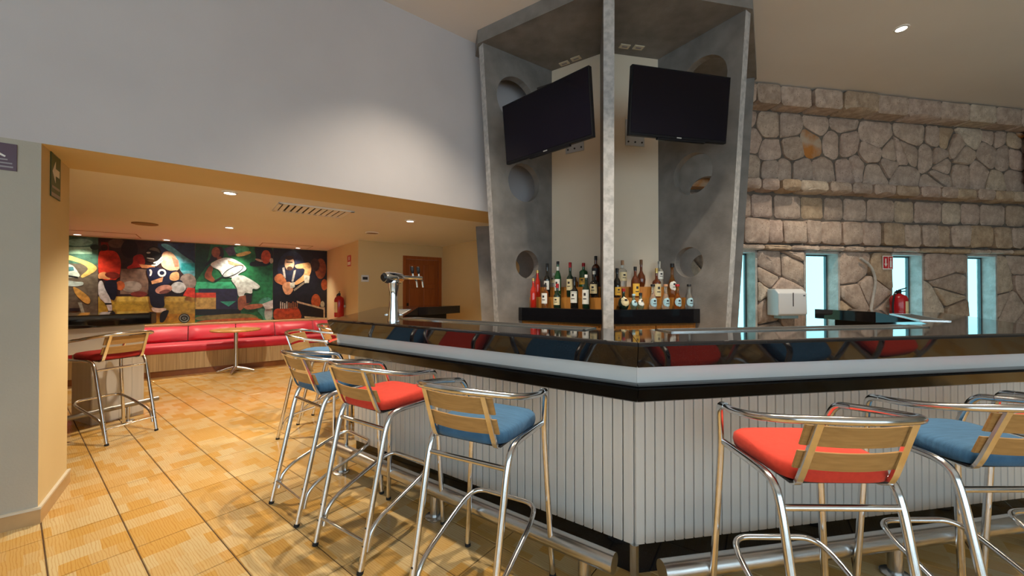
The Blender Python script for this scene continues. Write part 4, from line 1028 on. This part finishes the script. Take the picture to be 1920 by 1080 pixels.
p.poly((30, 32, 62), [(876, 410), (985, 400), (1120, 445), (1228, 432), (1150, 560), (1085, 600), (950, 592), (896, 510)])
p.ring((232, 232, 236), 1045, 465, 46, 42, 20, 18); p.poly((226, 226, 230), [(905, 430), (930, 425), (945, 455), (930, 500), (910, 500), (922, 460)])
p.poly((222, 170, 120), [(1140, 465), (1222, 445), (1235, 540), (1165, 552), (1120, 530)]); p.ell((24, 28, 56), 1225, 572, 42, 34)
p.poly((216, 160, 116), [(930, 552), (1060, 508), (1048, 560), (940, 585)]); p.ell((196, 204, 210), 1220, 620, 80, 60)
p.poly((24, 24, 46), [(900, 590), (1085, 590), (1135, 620), (1060, 720), (1082, 820), (1020, 845), (930, 825), (908, 700)]); p.ell((206, 150, 134), 1065, 640, 92, 46, rot=-0.2); p.ell((120, 74, 70), 1075, 665, 60, 20, rot=-0.2)
p.poly((214, 204, 190), [(925, 828), (1020, 842), (1100, 835), (1075, 885), (955, 885)]); p.poly((18, 18, 26), [(1030, 880), (1128, 850), (1100, 930), (1060, 996), (1018, 990)]); p.poly((18, 18, 26), [(915, 895), (978, 895), (960, 965), (925, 985)])
p.poly((214, 62, 44), [(1268, 705), (1320, 620), (1396, 628), (1396, 732)])
p.ell((28, 32, 30), 1283, 947, 60, 50); p.ring((150, 160, 150), 1283, 947, 50, 41, 10); p.ell((120, 130, 124), 1283, 947, 24, 16); p.ell((30, 32, 34), 1283, 947, 10, 8)
p.done('picture', 'photo of football players in red and dark blue on yellow turf')
# picture 3: tennis player in white before a green wall
p = Picture(360, 430, 0.0064); a, b = SX(366.5), SX(511.5)
p.poly((34, 110, 66), [(a, MZ0), (b, MZ0), (b, MZ1), (a, MZ1)], True)
p.poly((20, 62, 36), [(36, 140), (200, 140), (150, 400), (36, 560)]); p.poly((60, 176, 128), [(36, 560), (480, 560), (480, 640), (36, 640)]); p.ell((84, 190, 140), 520, 215, 90, 40)
p.rect((40, 36, 66), 70, 632, 485, 860); p.rect((206, 70, 44), 36, 676, 255, 735); p.rect((186, 160, 90), 36, 728, 255, 850); p.rect((20, 22, 26), 36, 850, 520, 915)
p.poly((56, 160, 140), [(300, 770), (470, 765), (390, 822)]); p.poly((128, 120, 72), [(36, 925), (500, 895), (650, 905), (740, 960), (36, 975)]); p.poly((176, 84, 44), [(36, 975), (400, 950), (745, 935), (760, 1060), (36, 1060)])
p.poly((70, 140, 120), [(690, 870), (720, 740), (862, 715), (862, 1060), (760, 1060), (760, 930)]); p.ell((170, 180, 180), 815, 900, 44, 80)
p.poly((26, 22, 30), [(655, 150), (862, 170), (862, 392), (615, 398), (612, 352), (690, 340)]); p.ell((190, 80, 40), 788, 295, 52, 74); p.ell((200, 190, 176), 846, 335, 20, 30); p.ell((206, 170, 150), 715, 330, 44, 12, rot=0.3)
p.poly((86, 76, 104), [(340, 205), (440, 170), (470, 270), (395, 285)]); p.poly((216, 190, 120), [(460, 265), (600, 228), (640, 250), (560, 285), (480, 292)])
p.poly((30, 20, 18), [(215, 190), (330, 180), (345, 290), (290, 340), (230, 330), (150, 402), (140, 380), (205, 300)]); p.ell((158, 92, 62), 255, 245, 46, 56); p.poly((146, 84, 56), [(260, 290), (310, 290), (330, 340), (280, 350)])
p.poly((226, 236, 240), [(188, 372), (262, 328), (350, 298), (440, 312), (560, 382), (586, 430), (500, 470), (470, 520), (330, 505), (290, 430), (230, 410)])
p.poly((150, 86, 56), [(186, 378), (232, 408), (202, 485), (255, 545), (222, 566), (118, 512)]); p.poly((206, 150, 116), [(380, 330), (560, 385), (480, 400), (390, 372)])
p.ell((198, 214, 220), 437, 448, 118, 40, rot=-0.46); p.ring((40, 36, 40), 437, 448, 124, 44, 9, 24, rot=-0.46); p.poly((40, 36, 40), [(235, 550), (330, 492), (336, 502), (245, 562)])
p.poly((216, 230, 230), [(400, 520), (520, 478), (640, 540), (735, 608), (690, 642), (640, 628), (645, 690), (560, 672), (552, 722), (488, 716), (480, 620)])
p.poly((150, 92, 66), [(488, 718), (560, 705), (640, 682), (628, 780), (580, 805), (520, 870), (488, 850)]); p.poly((44, 30, 34), [(570, 690), (642, 690), (630, 780), (580, 790)]); p.poly((176, 112, 84), [(540, 830), (600, 800), (750, 790), (765, 826), (600, 862)])
p.poly((200, 206, 208), [(748, 795), (860, 752), (862, 842), (780, 852)])
p.done('picture', 'photo of a tennis player in white before a green wall')
# picture 4: basketball player in dark blue
p = Picture(360, 430, 0.0066); a = SX(512.5)
p.poly((24, 24, 36), [(a, MZ0), (smax, MZ0), (smax, MZ1), (a, MZ1)], True)
p.ell((40, 44, 70), 1060, 420, 150, 190); p.rect((22, 20, 30), 868, 690, 1428, 860)
p.ell((150, 76, 40), 1370, 420, 60, 110); p.ell((70, 44, 40), 1310, 380, 50, 70); p.ell((176, 84, 40), 1410, 590, 34, 60); p.ell((178, 84, 40), 1320, 765, 50, 76); p.ell((180, 176, 150), 1390, 800, 22, 36)
p.poly((34, 38, 60), [(960, 410), (1010, 400), (1200, 395), (1215, 480), (1075, 575), (985, 520)]); p.poly((190, 186, 180), [(960, 410), (985, 405), (1000, 520), (980, 520)]); p.poly((176, 170, 160), [(1085, 440), (1110, 430), (1080, 560), (1060, 555)])
p.ell((206, 168, 136), 1038, 365, 52, 74); p.ell((60, 40, 34), 1038, 305, 44, 22); p.ell((70, 46, 38), 1042, 418, 30, 22); p.rect((50, 34, 30), 1005, 345, 1072, 356)
p.poly((220, 170, 116), [(1090, 380), (1180, 362), (1260, 350), (1275, 440), (1240, 520), (1110, 600), (1080, 570), (1190, 490), (1205, 415), (1110, 420)])
p.poly((196, 120, 76), [(872, 520), (900, 480), (955, 468), (1015, 560), (985, 605), (890, 565)])
p.poly((214, 156, 116), [(955, 600), (1000, 560), (1055, 560), (1085, 640), (1040, 702), (985, 690)]); p.poly((206, 206, 190), [(1190, 480), (1255, 500), (1245, 570), (1198, 575)]); p.poly((210, 210, 196), [(1040, 572), (1096, 562), (1094, 618), (1050, 630)])
p.poly((150, 140, 124), [(1080, 640), (1190, 560), (1196, 580), (1090, 660)])
p.poly((176, 70, 34), [(868, 840), (1000, 850), (1132, 815), (1185, 975), (868, 985)])
for i in range(9): p.rect((196, 190, 176) if i < 4 else (150, 96, 60), 938+i*22, 770+(i % 3)*8, 950+i*22, 845)
p.poly((20, 18, 22), [(1150, 800), (1402, 850), (1402, 958), (1195, 925)]); p.poly((196, 176, 146), [(1115, 762), (1402, 838), (1402, 856), (1118, 782)]); p.poly((196, 176, 146), [(1195, 925), (1402, 958), (1402, 972), (1200, 945)]); p.rect((190, 170, 140), 1400, 830, 1414, 972)
p.done('picture', 'photo of a basketball player in dark blue leaning forward')

# ------------------------------------------------------------------ door, signs and fittings
def on_wall(q, d, px, py):
    s, z = on_line(px, py, (q.x, q.y), (d.x, d.y)); return s, z
dm = lambda s, b: (Y1.x+WD.x*s+NB.x*b, Y1.y+WD.y*s+NB.y*b)
do = (*dm(1.2, 0), 0)
fr = MB()
for s0, s1, z0, z1 in ((0.80, 0.86, 0, 2.03), (1.53, 1.59, 0, 2.03), (0.86, 1.53, 1.97, 2.03)):
    fr.prism([dm(s0, -0.015), dm(s1, -0.015), dm(s1, 0.12), dm(s0, 0.12)], z0, z1)
door = fr.build('door_1', M['wood_door']); struct(door, 'red brown wooden panel door in the yellow wall')
lf = MB().prism([dm(0.862, 0.02), dm(1.528, 0.02), dm(1.528, 0.06), dm(0.862, 0.06)], 0.005, 1.968).build('door_leaf', M['wood_door'], door)
for j in range(4):
    for i in range(2):
        s0 = 0.93+i*0.29; z0 = 0.15+j*0.45
        MB().prism([dm(s0, 0.008), dm(s0+0.24, 0.008), dm(s0+0.24, 0.0195), dm(s0, 0.0195)], z0, z0+0.37).build('door_panel', M['wood_door'], door, bevel=0.006)
MB().prism([dm(0.885, 0.005), dm(0.915, 0.005), dm(0.915, 0.0195), dm(0.885, 0.0195)], 0.95, 1.15).build('lock_plate', M['black_plastic'], door)
MB().tube([(*dm(0.90, 0.005), 1.06), (*dm(0.90, -0.04), 1.06), (*dm(1.0, -0.045), 1.06)], 0.009, 8).build('door_handle', M['black_plastic'], door)

def sign(name, q, d, n, s, z, w_, h, m, lab, cat, marks=(), th=0.004):
    p = q+d*s; t = thing(name, lab, cat, (p.x+n.x*0.001, p.y+n.y*0.001, z-h/2), math.atan2(n.x, -n.y))
    MB().box(-w_/2, w_/2, -th, 0, 0, h).build('plate', M[m], t, bevel=0.001)
    for mm, pts in marks:
        mk = MB(); k = len(pts)
        mk.add([(x*w_, -th-0.0008, y*h) for x, y in pts]+[(x*w_, -th+0.0002, y*h) for x, y in pts],
               [tuple(range(k)), tuple(range(2*k-1, k-1, -1))]+[(i, k+i, k+(i+1)%k, (i+1)%k) for i in range(k)])
        fixn(mk.build('marking', M[mm], t))
    return t
R_ = lambda x0, y0, x1, y1: [(x0, y0), (x1, y0), (x1, y1), (x0, y1)]
# green evacuation arrow on the jamb
jq = WO+NB*0.0; s_, z_ = on_wall(WO, NB, 103, 322)
sign('exit_sign', WO, NB, WD, s_, z_-0.01, 0.20, 0.33, 'sign_green', 'green evacuation sign with white arrow on the door jamb', 'sign',
     [('sign_white', [(-0.36, 0.50), (-0.05, 0.72), (-0.05, 0.58), (0.36, 0.58), (0.36, 0.44), (-0.05, 0.44), (-0.05, 0.30)]),
      ('sign_grey', R_(-0.30, 0.84, 0.30, 0.90)), ('sign_grey', R_(-0.40, 0.18, 0.40, 0.225)), ('sign_grey', R_(-0.46, 0.02, 0.46, 0.09))])
s_, z_ = on_wall(WO, WD, 4, 293)
sign('notice_plaque', WO, WD, V2(0.618, -0.786), s_-0.03, z_, 0.17, 0.155, 'sign_purple', 'dark purple notice plaque at the left edge on the cream pier', 'sign',
     [('sign_grey', R_(-0.42, 0.10, 0.42, 0.16)), ('sign_grey', R_(-0.42, 0.24, 0.40, 0.29)), ('sign_grey', R_(-0.42, 0.37, 0.30, 0.42)), ('sign_white', [(-0.05, 0.62), (0.05, 0.55), (0.12, 0.62), (0.02, 0.75)]), ('sign_white', [(0.10, 0.56), (0.24, 0.48), (0.26, 0.53), (0.14, 0.62)])])
# side wall notice and extinguisher
wd_ = -NB; s_, z_ = on_wall(Y0, wd_, 655, 489); nw = V2(-WD.x, -WD.y)
sign('fire_notice', Y0, wd_, nw, s_, z_, 0.22, 0.20, 'sign_red', 'small red and white notice on the cream side wall', 'sign', [('sign_white', R_(-0.40, 0.12, 0.40, 0.40)), ('sign_white', R_(-0.12, 0.55, 0.12, 0.88))])
s_, z_ = on_wall(Y1, WD, 684, 522)
th_ = sign('thermostat', Y1, WD, V2(-NB.x, -NB.y), s_, z_, 0.125, 0.115, 'white_plastic', 'white wall thermostat with dark display left of the door', 'thermostat', [('label_dark', R_(-0.34, 0.30, 0.34, 0.72))], th=0.02)
def extinguisher(p, n, zb, r, h, lab, hose):
    c = p+n*(r+0.02); t = thing('fire_extinguisher', lab, 'extinguisher', (c.x, c.y, zb), math.atan2(n.x, -n.y))
    MB().lathe([(0, 0), (r*.9, 0), (r, 0.015), (r, h*.80), (r*.85, h*.90), (r*.4, h*.97), (r*.25, h), (0, h)], seg=24).build('cylinder', M['red_metal'], t, smooth=True)
    MB().lathe([(r+0.001, h*.22), (r+0.001, h*.70)], seg=10, a0=-math.pi/2-0.2, a1=-math.pi/2+0.95).build('label', M['label_cream'], t, smooth=2)
    v = MB(); v.box(-0.02, 0.02, -0.02, 0.02, h, h+0.045); v.build('valve', M['black_plastic'], t)
    hn = MB(); hn.tube([(0.0, 0, h+0.045), (0.10, -0.02, h+0.075)], 0.008, 6); hn.tube([(0.0, 0, h+0.025), (0.085, -0.02, h+0.03)], 0.007, 6); hn.build('handle', M['black_plastic'], t)
    MB().tube(fillet([(-0.01, 0, h+0.03), (-r*1.0, -0.02, h+0.02), (-r*1.35, -0.02, h*.55), (-r*1.30, -0.02, h*.25)], 0.06), 0.011, 8).build('hose', M['black_plastic'], t, smooth=True)
    MB().box(-0.05, 0.05, r*0.6, r+0.019, h*.45, h*.55).build('bracket', M['plate'], t)
s_, z_ = on_wall(Y0, wd_, 647, 594); extinguisher(Y0+wd_*s_, nw, z_, 0.085, 0.40, 'red fire extinguisher hung on the cream side wall', 1)
s_, z_ = on_wall(SO, SD, 1667, 600); extinguisher(SO+SD*(s_-0.06)+SN*0.05, SN, 0.985, 0.095, 0.355, 'red fire extinguisher with pale label on the stone pier', 1)
s_, z_ = on_wall(SO, SD, 1656, 493)
sign('extinguisher_sign', SO+SN*0.055, SD, SN, s_, z_, 0.175, 0.19, 'sign_white', 'red extinguisher sign on the stone pier above the extinguisher', 'sign',
     [('sign_red', R_(-0.44, 0.08, 0.02, 0.94)), ('sign_red', R_(0.06, 0.08, 0.44, 0.94)), ])
sg = [o for o in bpy.data.objects if o.name.startswith('extinguisher_sign')][0]
def sign_mark(t, mm, pts, w_, h):
    k = len(pts); mk = MB(); mk.add([(x*w_, -0.0056, y*h) for x, y in pts]+[(x*w_, -0.0046, y*h) for x, y in pts], [tuple(range(k)), tuple(range(2*k-1, k-1, -1))]+[(i, k+i, k+(i+1)%k, (i+1)%k) for i in range(k)])
    fixn(mk.build('marking', M[mm], t))
sign_mark(sg, 'sign_white', [(-0.21, 0.18), (-0.06, 0.42), (-0.15, 0.42), (-0.15, 0.80), (-0.27, 0.80), (-0.27, 0.42), (-0.36, 0.42)], 0.175, 0.19)
sign_mark(sg, 'sign_white', [(0.18, 0.15), (0.36, 0.15), (0.36, 0.60), (0.30, 0.70), (0.38, 0.84), (0.16, 0.84), (0.24, 0.70), (0.18, 0.60)], 0.175, 0.19)
# paper towel dispenser on the stone pier
s_a, _ = on_wall(SO+SN*0.15, SD, 1450, 560); s_b, _ = on_wall(SO+SN*0.15, SD, 1503, 560); wdt = s_b-s_a
pz = SO+SD*((s_a+s_b)/2)+SN*0.045; dp = thing('towel_dispenser', 'white paper towel dispenser on the stone pier', 'dispenser', (pz.x, pz.y, 1.055), math.atan2(SN.x, -SN.y))
h = 0.345; x = wdt/2; m = MB()
sec = [(0.0, 0.0), (-0.17, 0.0), (-0.19, 0.02), (-0.185, h-0.055), (-0.12, h), (0.0, h)]; vs = [(-x, y, z) for y, z in sec]+[(x, y, z) for y, z in sec]; n = len(sec)
fixn(m.add(vs, [tuple(range(n)), tuple(range(2*n-1, n-1, -1))]+[(i, n+i, n+(i+1)%n, (i+1)%n) for i in range(n)]).build('cover', M['white_plastic'], dp, bevel=0.012))
MB().box(-0.004, 0.004, -0.193, -0.188, 0.12, h-0.05).build('sight_slot', M['label_dark'], dp)
MB().box(x-0.06, x-0.03, -0.1895, -0.187, h-0.09, h-0.08).build('badge', M['label_dark'], dp)
MB().box(-x*0.6, x*0.6, -0.14, -0.02, -0.04, 0.002).build('outlet', M['label_blue'], dp, bevel=0.004)
# pale pier mortar joint shaped as a tube, red board at the right edge
cpts = [(1613, 484), (1630, 497), (1638, 512), (1641, 530), (1637, 556), (1632, 590), (1630, 640)]
cv = []
for px, py in cpts: s_, z_ = on_wall(SO+SN*0.06, SD, px, py); q = SO+SD*s_+SN*0.06; cv.append((q.x, q.y, z_))
tag(MB().tube(catmull(cv, 4), 0.017, 8).build('mortar_joint', M['reveal'], smooth=True), 'pale mortar joint shaped as a bent tube down the stone pier', 'mortar joint')
s_, z_ = on_wall(SO, SD, 1912, 245); s2_, z2_ = on_wall(SO, SD, 1912, 340)
sign('red_board', SO+SN*0.06, SD, SN, s_+0.45, (z_+z2_)/2-0.02, 0.9, z_-z2_+0.06, 'sign_red', 'red board high on the stone wall at the right edge', 'sign', [('sign_white', R_(-0.5, 0.0, 0.5, 0.07))], th=0.03)

# ceiling fittings of the low room
gv = [on_z(545, 378, ZL), on_z(657, 392, ZL), on_z(622, 405, ZL), on_z(532, 398, ZL)]
gc = (-2.16, 4.22); vt = thing('air_vent', 'slatted air vent in the low ceiling', 'vent', (gc[0], gc[1], ZL-0.001), math.atan2(WD.y, WD.x))
m = MB(); A, Bv = 0.36, 0.24
for x0, x1, y0, y1 in ((-A, A, -Bv, -Bv+0.035), (-A, A, Bv-0.035, Bv), (-A, -A+0.035, -Bv, Bv), (A-0.035, A, -Bv, Bv)): m.box(x0, x1, y0, y1, -0.014, 0)
m.build('frame', M['low_ceil'], vt)
MB().box(-A+0.035, A-0.035, -Bv+0.035, Bv-0.035, -0.002, -0.0005).build('duct', M['dark_gap'], vt)
for k in range(11):
    xx = -A+0.07+k*0.06; sl = MB(); sl.add([(xx-0.018, -Bv+0.036, -0.003), (xx+0.014, -Bv+0.036, -0.016), (xx+0.016, -Bv+0.036, -0.014), (xx-0.016, -Bv+0.036, -0.001), (xx-0.018, Bv-0.036, -0.003), (xx+0.014, Bv-0.036, -0.016), (xx+0.016, Bv-0.036, -0.014), (xx-0.016, Bv-0.036, -0.001)],
        [(0, 1, 2, 3), (7, 6, 5, 4), (0, 4, 5, 1), (1, 5, 6, 2), (2, 6, 7, 3), (3, 7, 4, 0)]); fixn(sl.build('slat', M['low_ceil'], vt))
M['speaker'] = mat('brown_grille', (0.30, 0.19, 0.09), 0.8)
for px, py, r, lab in ((272, 419, 0.13, 'round brown ceiling speaker above the small counter'), (698, 436, 0.10, 'round beige ceiling speaker before the cream door wall')):
    q = on_z(px, py, ZL); t = thing('ceiling_speaker', lab, 'speaker', (q.x, q.y, ZL-0.001))
    MB().lathe([(r, 0), (r, -0.010), (r*0.88, -0.014), (r*0.86, -0.008)], seg=28).build('rim', M['low_ceil'] if r < 0.12 else M['speaker'], t, smooth=True)
    MB().lathe([(0, -0.010), (r*0.87, -0.009)], seg=28).build('grille', M['speaker'], t)
for pts, lab in ((((128, 431), (219, 433), (236, 447), (175, 443)), 'flush access panel in the low ceiling near the left end of the mural'), (((498, 456), (578, 458), (566, 467), (505, 463)), 'flush access panel in the low ceiling near the basketball picture')):
    c = on_z(sum(q[0] for q in pts)/4, sum(q[1] for q in pts)/4, ZL); t = thing('access_panel', lab, 'panel', (c.x, c.y, ZL-0.0005), math.atan2(WD.y, WD.x)); m = MB(); a = 0.42
    for x0, x1, y0, y1 in ((-a, a, -0.3, -0.29), (-a, a, 0.29, 0.3), (-a, -a+0.01, -0.3, 0.3), (a-0.01, a, -0.3, 0.3)): m.box(x0, x1, y0, y1, -0.004, 0)
    m.build('frame', M['speaker'], t); MB().box(-a+0.011, a-0.011, -0.289, 0.289, -0.003, 0).build('hatch', M['low_ceil'], t)

# ------------------------------------------------------------------ downlights
M['lamp'] = mat('lamp_disc', (1, 1, 1), 0.5, emit=(1, 0.95, 0.86), es=14.0)
M['trim_w'] = mat('white_trim', (0.75, 0.73, 0.70), 0.4)
def downlight(x, y, z, watts, col, angle, lab, blend=0.5, group=None, r=0.045, size=0.03, tilt=None):
    t = thing('downlight', lab, 'ceiling light', (x, y, z-0.001), group=group)
    MB().lathe([(r*1.35, 0), (r*1.35, -0.006), (r, -0.010), (r*0.95, -0.002)], seg=24).build('trim_ring', M['trim_w'], t, smooth=True)
    MB().lathe([(0, -0.004), (r*0.97, -0.004)], seg=20).build('lens', M['lamp'], t)
    d = bpy.data.lights.new('downlight_lamp', 'SPOT'); d.energy = watts; d.color = col; d.spot_size = math.radians(angle); d.spot_blend = blend; d.shadow_soft_size = size
    o = bpy.data.objects.new('downlight_lamp', d); C.objects.link(o); o.parent = t; o.location = (0, 0, -0.02)
    if tilt:
        v = Vector(tilt).normalized(); o.rotation_euler = v.to_track_quat('-Z', 'Y').to_euler()
W1 = (1.0, 0.86, 0.66); W2 = (1.0, 0.84, 0.62)
def ring_at(i, s, o=-0.13):
    a, b = BAR[i], BAR[i+1]; d = (b-a).normalized(); nn = V2(d.y, -d.x); p = a+d*s+nn*o; return p.x, p.y
HALL = [(*ring_at(2, LL-0.45), 'downlight above the bar corner'), (*ring_at(2, LL-1.42), 'downlight above the left side of the bar near the grey wall'),
        (*ring_at(3, 0.85), 'downlight above the right side of the bar'), (*ring_at(3, 2.1), 'downlight above the right end of the bar'), (3.983, 3.945, 'single downlight in view on the high ceiling at the right')]
for x, y, lab in HALL: downlight(x, y, ZC, HALL_W, W1, 98, lab, 0.85, 'downlights of the high ceiling')
LOW = [(-2.516, 3.451, 'nearest downlight of the low ceiling'), (-3.887, 5.324, 'downlight of the low ceiling above the red bench table'), (-1.273, 4.84, 'downlight of the low ceiling before the wooden door')]
for x, y, lab in LOW: downlight(x, y, ZL, WARM_W, W2, 125, lab, 0.8, 'downlights of the low ceiling')
for k, s in enumerate((0.10, 1.13, 2.12, 3.12)):
    q = MO+WD*s-NB*0.24
    downlight(q.x, q.y, ZL, WARM_W*0.45, (1.0, 0.88, 0.68), 100, ('downlight over the left end of the mural', 'downlight over the football runner', 'downlight over the tennis player', 'downlight over the basketball player')[k], 0.8, 'wall washers over the mural')
